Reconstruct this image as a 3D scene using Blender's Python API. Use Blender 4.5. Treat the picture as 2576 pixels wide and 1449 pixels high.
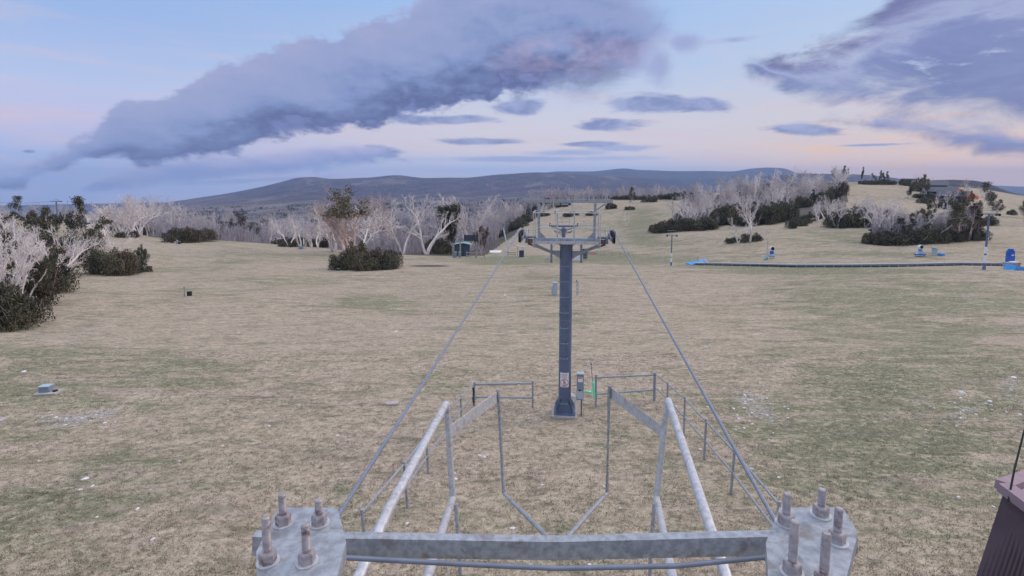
import bpy, bmesh, math, random
import numpy as np
from mathutils import Vector, Matrix

for o in list(bpy.data.objects):
    bpy.data.objects.remove(o)
scene = bpy.context.scene
col = scene.collection
R = math.radians
random.seed(7)
rng = np.random.default_rng(11)

# ------------------------------------------------------------------ camera
F = 1288.0                       # focal length in units of a 2576-wide picture
TH = R(6.0)
CT, ST = math.cos(TH), math.sin(TH)
ROW0 = 455 + F * math.tan(TH)    # picture row of the optical axis
cam_data = bpy.data.cameras.new('camera')
cam = bpy.data.objects.new('camera', cam_data)
col.objects.link(cam)
cam.location = (0, 0, 0)
cam.rotation_euler = (R(90) - TH, 0, 0)
cam_data.sensor_width = 36
cam_data.lens = 18
cam_data.shift_y = -(724.5 - ROW0) / 2576
cam_data.clip_start = 0.05
cam_data.clip_end = 40000
scene.camera = cam

def ray(px, py):
    a = (px - 1288) / F
    b = -(py - ROW0) / F
    return np.array([a, CT + b * ST, b * CT - ST])
def at(px, py, Y):
    d = ray(px, py)
    return Vector(d * (Y / d[1]))
def project_x(X, Y, Z):
    depth = Y * CT - Z * ST
    return 1288 + F * X / depth

# ------------------------------------------------------------------ colour helpers
def lin(c):
    return tuple(((v / 255) / 12.92 if v / 255 <= 0.04045 else ((v / 255 + 0.055) / 1.055) ** 2.4) for v in c)

class NT:
    """tiny expression helper for node trees"""
    def __init__(s, tree):
        s.t = tree; s.n = tree.nodes; s.l = tree.links
    def put(s, sock, v):
        if isinstance(v, bpy.types.NodeSocket): s.l.new(v, sock)
        elif v is not None:
            if hasattr(sock, 'default_value'):
                try: sock.default_value = v
                except Exception:
                    sock.default_value = tuple(v) + (1,)
    def m(s, op, a, b=None, c=None, clamp=False):
        n = s.n.new('ShaderNodeMath'); n.operation = op; n.use_clamp = clamp
        s.put(n.inputs[0], a)
        if b is not None: s.put(n.inputs[1], b)
        if c is not None: s.put(n.inputs[2], c)
        return n.outputs[0]
    def add(s, a, b): return s.m('ADD', a, b)
    def sub(s, a, b): return s.m('SUBTRACT', a, b)
    def mul(s, a, b): return s.m('MULTIPLY', a, b)
    def mx(s, a, b): return s.m('MAXIMUM', a, b)
    def mn(s, a, b): return s.m('MINIMUM', a, b)
    def sm(s, v, lo, hi, a=0.0, b=1.0):
        n = s.n.new('ShaderNodeMapRange'); n.interpolation_type = 'SMOOTHSTEP'
        s.put(n.inputs[0], v); s.put(n.inputs[1], lo); s.put(n.inputs[2], hi)
        s.put(n.inputs[3], a); s.put(n.inputs[4], b)
        return n.outputs[0]
    def mix(s, f, a, b, mode='MIX'):
        n = s.n.new('ShaderNodeMix'); n.data_type = 'RGBA'; n.blend_type = mode
        s.put(n.inputs[0], f)
        for i, v in ((6, a), (7, b)):
            if not isinstance(v, bpy.types.NodeSocket): v = tuple(v)[:3] + (1,)
            s.put(n.inputs[i], v)
        return n.outputs[2]
    def ramp(s, f, stops):
        n = s.n.new('ShaderNodeValToRGB'); s.put(n.inputs[0], f)
        e = n.color_ramp.elements
        while len(e) > 1: e.remove(e[-1])
        e[0].position = stops[0][0]; e[0].color = tuple(stops[0][1]) + (1,)
        for p, c in stops[1:]:
            k = e.new(p); k.color = tuple(c) + (1,)
        return n.outputs[0]
    def noise(s, vec, scale, detail=4, rough=0.55, dist=0.0, dim='3D'):
        n = s.n.new('ShaderNodeTexNoise'); n.noise_dimensions = dim
        if vec is not None: s.l.new(vec, n.inputs['Vector'])
        n.inputs['Scale'].default_value = scale; n.inputs['Detail'].default_value = detail
        n.inputs['Roughness'].default_value = rough; n.inputs['Distortion'].default_value = dist
        return n.outputs[0]
    def comb(s, x, y, z=0.0):
        n = s.n.new('ShaderNodeCombineXYZ')
        s.put(n.inputs[0], x); s.put(n.inputs[1], y); s.put(n.inputs[2], z)
        return n.outputs[0]
    def mapping(s, vec, scale=(1, 1, 1), loc=(0, 0, 0), rot=(0, 0, 0)):
        n = s.n.new('ShaderNodeMapping'); s.l.new(vec, n.inputs[0])
        n.inputs['Scale'].default_value = scale; n.inputs['Location'].default_value = loc
        n.inputs['Rotation'].default_value = rot
        return n.outputs[0]
    def curve(s, f, pts):
        n = s.n.new('ShaderNodeFloatCurve'); s.put(n.inputs['Value'], f)
        c = n.mapping.curves[0]
        n.mapping.extend = 'HORIZONTAL'
        pts = sorted(pts)
        while len(c.points) > 2: c.points.remove(c.points[1])
        for q in c.points: q.handle_type = 'AUTO_CLAMPED'
        c.points[0].location = pts[0]; c.points[-1].location = pts[-1]
        for p in pts[1:-1]: c.points.new(*p)
        n.mapping.update()
        return n.outputs[0]

# ------------------------------------------------------------------ world: dusk sky with clouds
SUN_AZ, SUN_EL = R(68), R(14)     # sun low to the right of the view
def azel(px, py):
    d = ray(px, py); d = d / np.linalg.norm(d)
    return math.atan2(d[0], d[1]), math.asin(d[2])

world = bpy.data.worlds.new('World'); scene.world = world
world.use_nodes = True
world.cycles.sampling_method = 'MANUAL'; world.cycles.sample_map_resolution = 512
wt = NT(world.node_tree); wt.n.clear()
wout = wt.n.new('ShaderNodeOutputWorld'); wbg = wt.n.new('ShaderNodeBackground')
tc = wt.n.new('ShaderNodeTexCoord'); sep = wt.n.new('ShaderNodeSeparateXYZ')
wt.l.new(tc.outputs['Generated'], sep.inputs[0])
wx, wy, wz = sep.outputs
AZ = wt.m('ARCTAN2', wx, wy)
EL = wt.m('ARCSINE', wt.mn(wt.mx(wz, -1.0), 1.0))
U = wt.mul(wt.add(AZ, 1.2), 1 / 2.4)          # 0..1 across the front
def sky_ramp(stops):   # rows at given rgb -> ramp over elevation 0..0.8
    return wt.ramp(wt.mul(EL, 1 / 0.8), [(max(0, min(1, e / 0.8)), lin(c)) for e, c in stops])
left_sky = sky_ramp([(-0.0, (176, 196, 240)), (0.04, (176, 194, 236)), (0.085, (200, 198, 232)), (0.14, (186, 200, 236)), (0.24, (158, 186, 232)), (0.36, (140, 176, 230)), (0.8, (205, 215, 240))])
mid_sky = sky_ramp([(-0.0, (205, 210, 236)), (0.02, (190, 206, 242)), (0.06, (220, 212, 222)), (0.12, (208, 210, 226)), (0.2, (184, 202, 234)), (0.33, (160, 192, 236)), (0.8, (212, 218, 240))])
right_sky = sky_ramp([(0.0, (250, 212, 190)), (0.035, (242, 212, 196)), (0.08, (218, 206, 208)), (0.16, (196, 206, 226)), (0.28, (178, 202, 236)), (0.8, (214, 218, 238))])
skyc = wt.mix(wt.sm(AZ, -0.75, 0.0), left_sky, mid_sky)
skyc = wt.mix(wt.sm(AZ, 0.15, 0.7), skyc, right_sky)
# a little physical sky light with the sun low on the right
nish = wt.n.new('ShaderNodeTexSky'); nish.sky_type = 'NISHITA'; nish.sun_disc = False
nish.sun_elevation = SUN_EL; nish.sun_rotation = SUN_AZ
nish.air_density = 1.0; nish.dust_density = 1.5
# noise in (az, el)
P = wt.comb(wt.mul(AZ, 1.0), wt.mul(EL, 1.9), 0.0)
n1 = wt.noise(P, 6.0, 9, 0.56, 0.15)
P2 = wt.comb(wt.add(AZ, 0.018), wt.mul(wt.add(EL, 0.03), 1.9), 0.0)
n2 = wt.noise(P2, 6.0, 9, 0.56, 0.15)
fine = wt.noise(P, 17.0, 6, 0.6, 0.3)
n3 = wt.noise(wt.comb(wt.add(AZ, 0.006), wt.mul(wt.add(EL, 0.012), 1.9), 0.0), 15.0, 7, 0.58, 0.2)
n4 = wt.noise(P, 15.0, 7, 0.58, 0.2)
relief = wt.add(wt.mul(wt.sub(n1, n2), 1.7), wt.mul(wt.sub(n4, n3), 1.0))
wisp = wt.noise(wt.comb(wt.mul(AZ, 9), wt.mul(EL, 34), 0.0), 1.0, 7, 0.6, 0.5)
puff = wt.noise(P, 26.0, 5, 0.55, 0.2)
edge_n = wt.add(wt.add(wt.mul(n1, 0.4), wt.mul(puff, 0.2)), wt.mul(fine, 0.4))
# streaky noise slanting down to the right (for the right cloud)
PR = wt.mapping(wt.comb(AZ, EL, 0.0), (3.0, 7.0, 1), (0, 0, 0), (0, 0, R(24)))
nr = wt.noise(PR, 1.9, 8, 0.6, 0.4)
nr2 = wt.noise(wt.mapping(PR, (1, 1, 1), (0.05, 0.12, 0)), 1.9, 8, 0.6, 0.4)
def edge_curve(pts):
    q = []
    for (px, py) in pts:
        a, e = azel(px, py); q.append(((a + 1.2) / 2.4, (e + 0.1) / 0.9))
    return wt.sub(wt.mul(wt.curve(U, q), 0.9), 0.1)
def layer(base, low, high, nz, amp, soft, stops, relief_amt=0.35, rel=None, opac=1.0, vscale=1.0, feather=None):
    lo = edge_curve(low); hi = edge_curve(high)
    d = wt.mn(wt.sub(EL, lo), wt.sub(hi, EL))
    d = wt.add(d, wt.mul(wt.sub(nz, 0.5), amp))
    a = wt.mul(wt.sm(d, -0.010 if not feather else wt.mul(feather, -0.35), soft - 0.010 if not feather else feather), opac)
    v = wt.m('DIVIDE', wt.sub(EL, lo), wt.mx(wt.sub(hi, lo), 0.02))
    v = wt.add(v, wt.mul(wt.sub(nz, 0.5), 0.5))
    v = wt.add(v, wt.mul(rel if rel is not None else relief, relief_amt))
    c = wt.ramp(wt.mul(v, vscale), [(p, lin(k)) for p, k in stops])
    return wt.mix(a, base, c)
def blob(px, py, rx, ry, rot=0.0):
    a, e = azel(px, py)
    a2, _ = azel(px + rx, py); _, e2 = azel(px, py - ry)
    sa, se = abs(a2 - a), abs(e2 - e)
    x = wt.sub(AZ, a); y = wt.sub(EL, e)
    c, s = math.cos(rot), math.sin(rot)
    xr = wt.m('MULTIPLY_ADD', x, c / sa, wt.mul(y, s / sa))
    yr = wt.m('MULTIPLY_ADD', x, -s / se, wt.mul(y, c / se))
    q = wt.m('SQRT', wt.add(wt.mul(xr, xr), wt.mul(yr, yr)))
    return wt.sub(1.0, q)
def blobs(base, items, nz, amp, lo, hi, colr, opac=1.0):
    m = None
    for it in items:
        b = blob(*it); m = b if m is None else wt.mx(m, b)
    m = wt.add(m, wt.mul(wt.sub(nz, 0.5), amp))
    return wt.mix(wt.mul(wt.sm(m, lo, hi), opac), base, colr)
LIL = lin((172, 176, 216)); 
# thin high veil, pinkish, low in the middle and right
veil = wt.noise(wt.comb(wt.mul(AZ, 2.2), wt.mul(EL, 14), 0), 2.6, 5, 0.55, 0.3)
skyc = wt.mix(wt.mul(wt.mul(wt.sm(veil, 0.45, 0.75), wt.sm(EL, 0.36, 0.1)), 0.5), skyc, lin((222, 200, 210)))
# peach streaks at the lower right
stk = wt.noise(wt.mapping(wt.comb(AZ, EL, 0), (4, 34, 1), (0, 0, 0), (0, 0, R(13))), 2.0, 4, 0.5, 0.2)
skyc = wt.mix(wt.mul(wt.mul(wt.sm(stk, 0.5, 0.68), wt.sm(AZ, 0.3, 0.7)), wt.sm(EL, 0.15, 0.05)), skyc, lin((246, 205, 176)))
# faint low bluish bands
skyc = blobs(skyc, [(1330, 400, 420, 12), (1560, 372, 130, 14), (1430, 385, 160, 14), (620, 455, 330, 9, 0.06)], wisp, 1.5, 0.1, 0.75, lin((158, 176, 222)), 0.85)
# small dark clouds of the middle
skyc = blobs(skyc, [(1650, 262, 190, 34, -0.05), (1760, 262, 90, 26, -0.15), (1565, 312, 150, 20, -0.02), (1215, 356, 130, 13), (1310, 268, 95, 34),
                    (1490, 362, 120, 9), (2015, 325, 150, 22, -0.07), (970, 378, 60, 18, -0.1), (1100, 300, 190, 16), (75, 381, 20, 5), (2180, 365, 120, 5)], wisp, 1.9, 0.05, 0.6, wt.mix(wt.sm(fine, 0.35, 0.65), lin((120, 136, 186)), lin((160, 170, 212))), 0.92)
skyc = blobs(skyc, [(1660, 160, 80, 120, 0.1), (1600, 130, 190, 110), (1000, 92, 140, 30), (1850, 100, 130, 20), (1720, 110, 90, 60)], n1, 2.2, 0.35, 1.0, lin((152, 160, 206)), 0.75)
# right cloud
rr = wt.mul(wt.sub(nr, nr2), 2.0)
gap = wt.noise(wt.mapping(PR, (1.6, 2.2, 1), (2, 1, 0)), 2.2, 7, 0.62, 0.3)
skyc = layer(skyc, [(1700, 120), (1900, 172), (1990, 215), (2080, 250), (2200, 280), (2330, 300), (2450, 312), (2576, 345), (2900, 400)],
             [(1500, 500), (1700, 320), (1850, 200), (1900, 158), (1980, 150), (2080, 110), (2160, 60), (2250, -40), (2576, -400), (2900, -400)], nr, 0.20, 0.05,
             [(0.0, (108, 122, 172)), (0.15, (112, 126, 178)), (0.35, (126, 138, 188)), (0.50, (160, 170, 208)), (0.62, (142, 148, 192)), (0.8, (116, 120, 168)), (1.0, (98, 102, 150))], 0.45, rr, 0.98)
skyc = wt.mix(wt.mul(wt.mul(wt.sm(gap, 0.58, 0.70), wt.sm(blob(2330, 200, 330, 190), 0.0, 0.5)), 0.75), skyc, lin((196, 206, 236)))
skyc = layer(skyc, [(2080, 303), (2200, 330), (2330, 352), (2450, 374), (2576, 398), (2900, 430)],
             [(1900, 520), (2040, 340), (2080, 301), (2160, 302), (2300, 298), (2450, 312), (2576, 335), (2900, 330)], fine, 0.06, 0.03,
             [(0.0, (108, 112, 160)), (0.5, (112, 126, 182)), (1.0, (146, 158, 206))], 0.6, None, 0.97)
# lower left streak under the main bank
skyc = layer(skyc, [(230, 470), (340, 466), (480, 448), (600, 438), (700, 428), (900, 405), (1000, 395)],
             [(0, 700), (200, 500), (230, 468), (340, 425), (480, 400), (600, 395), (700, 385), (900, 370), (1000, 400), (1200, 600)], edge_n, 0.07, 0.018,
             [(0.0, (122, 146, 200)), (0.4, (146, 162, 212)), (1.0, (184, 184, 222))], 0.8, None, 0.92)
# the long main bank
skyc = layer(skyc, [(-200, 470), (-60, 475), (20, 472), (120, 448), (190, 425), (300, 405), (370, 420), (480, 408), (600, 388), (700, 358), (800, 340), (900, 322), (1050, 300), (1200, 262), (1350, 240), (1500, 246), (1570, 200), (1640, 90), (1700, 20), (1800, 0)],
             [(-200, 640), (-60, 480), (20, 452), (80, 420), (150, 385), (230, 320), (310, 250), (400, 240), (500, 190), (600, 150), (720, 105), (850, 75), (1000, 30), (1150, -60), (1300, -160), (1500, -200), (1600, -60), (1700, 60), (1760, 300), (1900, 400)], edge_n, 0.15, 0.016,
             [(0.0, (112, 126, 178)), (0.08, (90, 102, 152)), (0.22, (108, 124, 172)), (0.38, (130, 148, 196)), (0.55, (144, 158, 202)), (0.8, (152, 164, 206)), (1.0, (162, 168, 208))], 0.5, None, 0.98, feather=wt.sm(AZ, azel(1250, 150)[0], azel(1620, 150)[0], 0.012, 0.085))
# warm flush on the head of the main bank
flush = wt.mul(wt.sm(blob(1440, 140, 330, 90), 0.0, 0.9), wt.sm(fine, 0.3, 0.7))
skyc = wt.mix(wt.mul(flush, 0.42), skyc, lin((206, 180, 202)))
# brightened zenith out of view, added to light the ground from above
skyc = wt.mix(wt.mul(wt.sm(EL, 0.5, 1.2), 0.85), skyc, (1.60, 1.58, 1.72))
# physical sky added faintly
nz_ = wt.mix(1.0, (0, 0, 0), nish.outputs[0], 'ADD')
sc_n = wt.n.new('ShaderNodeVectorMath'); sc_n.operation = 'SCALE'; wt.l.new(nz_, sc_n.inputs[0]); sc_n.inputs['Scale'].default_value = 0.004
tot = wt.n.new('ShaderNodeVectorMath'); tot.operation = 'ADD'; wt.l.new(skyc, tot.inputs[0]); wt.l.new(sc_n.outputs[0], tot.inputs[1])
wt.l.new(tot.outputs[0], wbg.inputs['Color']); wbg.inputs['Strength'].default_value = 1.0
wt.l.new(wbg.outputs[0], wout.inputs[0])

sun_d = bpy.data.lights.new('sun', 'SUN'); sun_o = bpy.data.objects.new('sun', sun_d); col.objects.link(sun_o)
sun_d.energy = 1.5; sun_d.angle = R(14); sun_d.color = (1.0, 0.80, 0.70)
SE = R(24)
sv = Vector((math.sin(SUN_AZ) * math.cos(SE), math.cos(SUN_AZ) * math.cos(SE), math.sin(SE)))
sun_o.rotation_euler = sv.to_track_quat('Z', 'Y').to_euler()
sun_o.location = (30, 0, 40)

scene.render.engine = 'CYCLES'
scene.view_settings.view_transform = 'Standard'
scene.view_settings.look = 'None'
scene.view_settings.exposure = 0.0
scene.view_settings.gamma = 1.0

# ------------------------------------------------------------------ terrain heights
YS = [40, 60, 85, 110, 135, 165, 200, 240, 290, 350, 500]
TAB = {
 -500: [812, 725, 676, 632, 600, 578, 566, 560, 560, 566, 580],
 0:    [812, 722, 668, 620, 592, 570, 556, 549, 550, 563, 575],
 150:  [812, 722, 668, 622, 594, 572, 558, 550, 551, 564, 575],
 300:  [812, 722, 669, 626, 604, 591, 585, 590, 598, 602, 592],
 460:  [812, 724, 672, 636, 613, 602, 604, 613, 618, 612, 584],
 740:  [812, 726, 677, 650, 629, 616, 626, 640, 638, 622, 584],
 900:  [812, 727, 678, 652, 636, 630, 645, 650, 642, 622, 580],
 1050: [812, 728, 678, 655, 639, 641, 655, 655, 642, 618, 575],
 1200: [812, 728, 677, 657, 642, 630, 622, 614, 602, 588, 562],
 1330: [812, 728, 675, 652, 632, 602, 565, 536, 513, 508, 530],
 1500: [812, 727, 674, 648, 622, 590, 555, 522, 502, 503, 525],
 1700: [812, 727, 670, 634, 592, 560, 532, 510, 496, 499, 520],
 1900: [812, 726, 666, 608, 577, 548, 515, 486, 468, 468, 500],
 2130: [812, 712, 648, 600, 565, 532, 500, 474, 458, 460, 500],
 2300: [812, 700, 642, 598, 568, 535, 505, 480, 463, 466, 495],
 2440: [812, 698, 640, 597, 566, 540, 514, 495, 480, 470, 480],
 2576: [812, 697, 640, 600, 572, 550, 532, 517, 504, 496, 500],
 3100: [812, 697, 640, 610, 590, 575, 560, 550, 545, 545, 545],
}
def zrow(px, row, Y):
    d = ray(px, row); return d[2] / d[1] * Y
PXG = np.arange(-500, 3101, 20.0)
tk = sorted(TAB)
rows_on = np.array([[np.interp(p, tk, [TAB[k][j] for k in tk]) for p in PXG] for j in range(len(YS))])
ker = np.exp(-0.5 * (np.arange(-5, 6) / 2.2) ** 2); ker /= ker.sum()
rows_on = np.array([np.convolve(np.pad(r, 5, mode='edge'), ker, mode='valid') for r in rows_on])
def plane(Y): return -7.9 - 0.08 * Y
zt = np.array([[zrow(p, rows_on[j][i], YS[j]) for i, p in enumerate(PXG)] for j in range(len(YS))])
YF = [-300, -20, 5, 15, 25, 32] + YS + [520]
zt = np.vstack([np.full((1, len(PXG)), plane(y)) for y in [-300, -20, 5, 15, 25, 32]] + [zt] + [zt[-1:] * 1.02])
# dense, monotone-ish (pchip) interpolation in Y, prepared once
YD = np.concatenate([np.array([-300, -100, 0.0]), np.geomspace(3, 520, 240)])
def pchip(x, y, xq):
    h = np.diff(x); dl = np.diff(y) / h
    m = np.zeros(len(x))
    for i in range(1, len(x) - 1):
        if dl[i - 1] * dl[i] > 0:
            w1 = 2 * h[i] + h[i - 1]; w2 = h[i] + 2 * h[i - 1]
            m[i] = (w1 + w2) / (w1 / dl[i - 1] + w2 / dl[i])
    m[0] = dl[0]; m[-1] = dl[-1]
    k = np.clip(np.searchsorted(x, xq) - 1, 0, len(x) - 2)
    t = (xq - x[k]) / h[k]
    return ((2*t**3 - 3*t**2 + 1) * y[k] + (t**3 - 2*t**2 + t) * h[k] * m[k] + (-2*t**3 + 3*t**2) * y[k+1] + (t**3 - t**2) * h[k] * m[k+1])
YF = np.array(YF, float)
ZD = np.array([pchip(YF, zt[:, i], YD) for i in range(len(PXG))]).T       # [Y][px]

def bilerp(px, Y):
    px = np.clip(px, PXG[0], PXG[-1] - 1e-3); Y = np.clip(Y, YD[0], YD[-1] - 1e-3)
    i = np.floor((px - PXG[0]) / 20).astype(int); fx = (px - PXG[0]) / 20 - i
    j = np.clip(np.searchsorted(YD, Y) - 1, 0, len(YD) - 2); fy = (Y - YD[j]) / (YD[j+1] - YD[j])
    return (ZD[j, i] * (1-fx) + ZD[j, i+1] * fx) * (1-fy) + (ZD[j+1, i] * (1-fx) + ZD[j+1, i+1] * fx) * fy
def undul(X, Y):
    a = np.clip((Y - 10) / 60, 0, 1)
    return a * (0.10 * np.sin(X * 0.21 + Y * 0.13) + 0.08 * np.sin(X * 0.11 - Y * 0.29 + 1.3) + 0.16 * np.sin(X * 0.053 + Y * 0.071 + 2.0))
def height(X, Y):
    X = np.asarray(X, float); Y = np.asarray(Y, float)
    Z = plane(Y)
    Ye = np.maximum(Y, 3.0)
    for _ in range(5):
        px = project_x(X, Ye, Z)
        Z = bilerp(px, Y)
    return Z + undul(X, Y)
def hz(X, Y): return float(height(np.array([X]), np.array([Y]))[0])
_ym = np.geomspace(4, 515, 900)
def ground_at(px, row):
    """point where the sight line through a picture point meets the ground"""
    d = ray(px, row)
    X = d[0] / d[1] * _ym; Z = d[2] / d[1] * _ym
    g = height(X, _ym)
    k = np.nonzero(Z <= g)[0]
    if len(k) == 0:
        k = int(np.argmin(Z - g)); Y = _ym[k]
    else:
        k = int(k[0])
        if k == 0: Y = _ym[0]
        else:
            a, b = Z[k-1] - g[k-1], Z[k] - g[k]
            Y = _ym[k-1] + (_ym[k] - _ym[k-1]) * a / (a - b)
    X = d[0] / d[1] * Y
    return Vector((X, Y, hz(X, Y)))
def size_at(p, n):       # metres spanned by n picture units at a point
    return n * (p.y * CT - p.z * ST) / F

# ------------------------------------------------------------------ object helpers
def tag(o, label=None, cat=None, group=None, kind=None):
    if label: o['label'] = label
    if cat: o['category'] = cat
    if group: o['group'] = group
    if kind: o['kind'] = kind
    return o
def empty(name, loc=(0, 0, 0), rz=0.0, label=None, cat=None, group=None):
    o = bpy.data.objects.new(name, None); col.objects.link(o)
    o.location = loc; o.rotation_euler = (0, 0, rz); o.empty_display_size = 0.3
    return tag(o, label, cat, group)
def mesh_obj(name, verts, faces, mat, parent=None, smooth=False, attrs=None):
    me = bpy.data.meshes.new(name)
    me.from_pydata([tuple(v) for v in verts], [], faces)
    if mat: me.materials.append(mat)
    if smooth: me.polygons.foreach_set('use_smooth', [True] * len(me.polygons))
    me.update()
    o = bpy.data.objects.new(name, me); col.objects.link(o)
    if parent: o.parent = parent
    return o
def np_mesh(name, V, Q, mat, smooth=False, tri=False):
    """V (n,3) array, Q (m,k) int array"""
    me = bpy.data.meshes.new(name)
    k = Q.shape[1]
    me.vertices.add(len(V)); me.vertices.foreach_set('co', np.ascontiguousarray(V, dtype=np.float32).ravel())
    me.loops.add(Q.size); me.loops.foreach_set('vertex_index', np.ascontiguousarray(Q, dtype=np.int32).ravel())
    me.polygons.add(len(Q)); me.polygons.foreach_set('loop_start', np.arange(0, Q.size, k, dtype=np.int32))
    me.polygons.foreach_set('loop_total', np.full(len(Q), k, dtype=np.int32))
    if smooth: me.polygons.foreach_set('use_smooth', np.ones(len(Q), dtype=bool))
    me.update(calc_edges=True)
    if mat: me.materials.append(mat)
    return me
class MB:
    """collects solid shapes and links them as one mesh object"""
    def __init__(s): s.v = []; s.f = []
    def _add(s, vs, fs):
        b = len(s.v); s.v += [Vector(v) for v in vs]; s.f += [tuple(i + b for i in f) for f in fs]; return s
    def box(s, c, d, rot=None, taper=1.0):
        hx, hy, hz_ = d[0]/2, d[1]/2, d[2]/2
        vs = []
        for z in (-1, 1):
            t = taper if z > 0 else 1.0
            for x, y in ((-1, -1), (1, -1), (1, 1), (-1, 1)):
                vs.append(Vector((x*hx*t, y*hy*t, z*hz_)))
        M = Matrix.Identity(3) if rot is None else rot
        vs = [M @ v + Vector(c) for v in vs]
        return s._add(vs, [(3,2,1,0), (4,5,6,7), (0,1,5,4), (1,2,6,5), (2,3,7,6), (3,0,4,7)])
    def bbox(s, c, d, bev=0.01, rot=None):
        """box with bevelled vertical and horizontal edges"""
        bm = bmesh.new(); bmesh.ops.create_cube(bm, size=1.0)
        for v in bm.verts: v.co = Vector((v.co.x*d[0], v.co.y*d[1], v.co.z*d[2]))
        bmesh.ops.bevel(bm, geom=bm.edges[:], offset=min(bev, min(d)*0.3), segments=2, affect='EDGES')
        M = Matrix.Identity(3) if rot is None else rot
        bm.verts.index_update()
        s._add([M @ v.co + Vector(c) for v in bm.verts], [tuple(v.index for v in f.verts) for f in bm.faces]); bm.free(); return s
    def tube(s, pts, r, n=10, cap=True, r2=None):
        pts = [Vector(p) for p in pts]
        rings = []
        up = Vector((0, 0, 1))
        for i, p in enumerate(pts):
            if i == 0: t = (pts[1] - p)
            elif i == len(pts) - 1: t = (p - pts[-2])
            else: t = (pts[i+1] - p).normalized() + (p - pts[i-1]).normalized()
            t.normalize()
            ref = up if abs(t.z) < 0.95 else Vector((1, 0, 0))
            a = t.cross(ref).normalized(); b = a.cross(t).normalized()
            rr = r if not isinstance(r, (list, tuple)) else r[i]
            if 0 < i < len(pts) - 1:
                c = max(0.5, math.cos((pts[i+1]-p).angle(p-pts[i-1]) / 2)); rr = rr / c if False else rr
            rings.append([p + (a*math.cos(k*2*math.pi/n) + b*math.sin(k*2*math.pi/n)) * rr for k in range(n)])
        vs = [v for rg in rings for v in rg]; fs = []
        for i in range(len(pts) - 1):
            for k in range(n):
                fs.append((i*n+k, i*n+(k+1) % n, (i+1)*n+(k+1) % n, (i+1)*n+k))
        if cap:
            fs.append(tuple(range(n))[::-1]); fs.append(tuple((len(pts)-1)*n + k for k in range(n)))
        return s._add(vs, fs)
    def bar(s, p0, p1, w, h, up=(0, 0, 1)):
        """rectangular bar from p0 to p1, w across, h along up"""
        p0, p1 = Vector(p0), Vector(p1); t = (p1 - p0).normalized()
        a = t.cross(Vector(up)).normalized(); b = a.cross(t).normalized()
        vs = []
        for p in (p0, p1):
            for x, y in ((-1, -1), (1, -1), (1, 1), (-1, 1)): vs.append(p + a*x*w/2 + b*y*h/2)
        return s._add(vs, [(0,1,2,3), (7,6,5,4), (0,4,5,1), (1,5,6,2), (2,6,7,3), (3,7,4,0)])
    def prism(s, poly, origin, ax, ay, depth):
        """polygon (2D) in plane ax, ay, extruded symmetric along their cross"""
        ax, ay = Vector(ax).normalized(), Vector(ay).normalized(); n = ax.cross(ay).normalized(); o = Vector(origin)
        k = len(poly)
        vs = [o + ax*x + ay*y - n*depth/2 for x, y in poly] + [o + ax*x + ay*y + n*depth/2 for x, y in poly]
        fs = [tuple(range(k))[::-1], tuple(range(k, 2*k))] + [(i, (i+1) % k, k+(i+1) % k, k+i) for i in range(k)]
        return s._add(vs, fs)
    def lathe(s, prof, c, axis=(0, 0, 1), n=24):
        """prof: (radius, height) list, revolved round axis through c"""
        ax = Vector(axis).normalized(); ref = Vector((0, 0, 1)) if abs(ax.z) < 0.9 else Vector((1, 0, 0))
        a = ax.cross(ref).normalized(); b = ax.cross(a).normalized(); c = Vector(c)
        vs = []; fs = []
        for r_, h in prof:
            for k in range(n):
                t = k*2*math.pi/n; vs.append(c + ax*h + (a*math.cos(t) + b*math.sin(t))*r_)
        for i in range(len(prof) - 1):
            for k in range(n): fs.append((i*n+k, i*n+(k+1) % n, (i+1)*n+(k+1) % n, (i+1)*n+k))
        fs.append(tuple(range(n))[::-1]); fs.append(tuple((len(prof)-1)*n+k for k in range(n)))
        return s._add(vs, fs)
    def xf(s, M):
        s.v = [M @ v for v in s.v]; return s
    def build(s, name, mat, parent=None, smooth=False, bevel=0.0):
        vs = s.v
        me = bpy.data.meshes.new(name); me.from_pydata([tuple(v) for v in vs], [], s.f)
        bm = bmesh.new(); bm.from_mesh(me); bmesh.ops.recalc_face_normals(bm, faces=bm.faces[:]); bm.to_mesh(me); bm.free()
        me.materials.append(mat)
        if smooth:
            me.polygons.foreach_set('use_smooth', [True]*len(me.polygons))
            try: me.set_sharp_from_angle(angle=R(40))
            except Exception: pass
        me.update()
        o = bpy.data.objects.new(name, me); col.objects.link(o)
        if parent is not None: o.parent = parent
        return o

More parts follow.
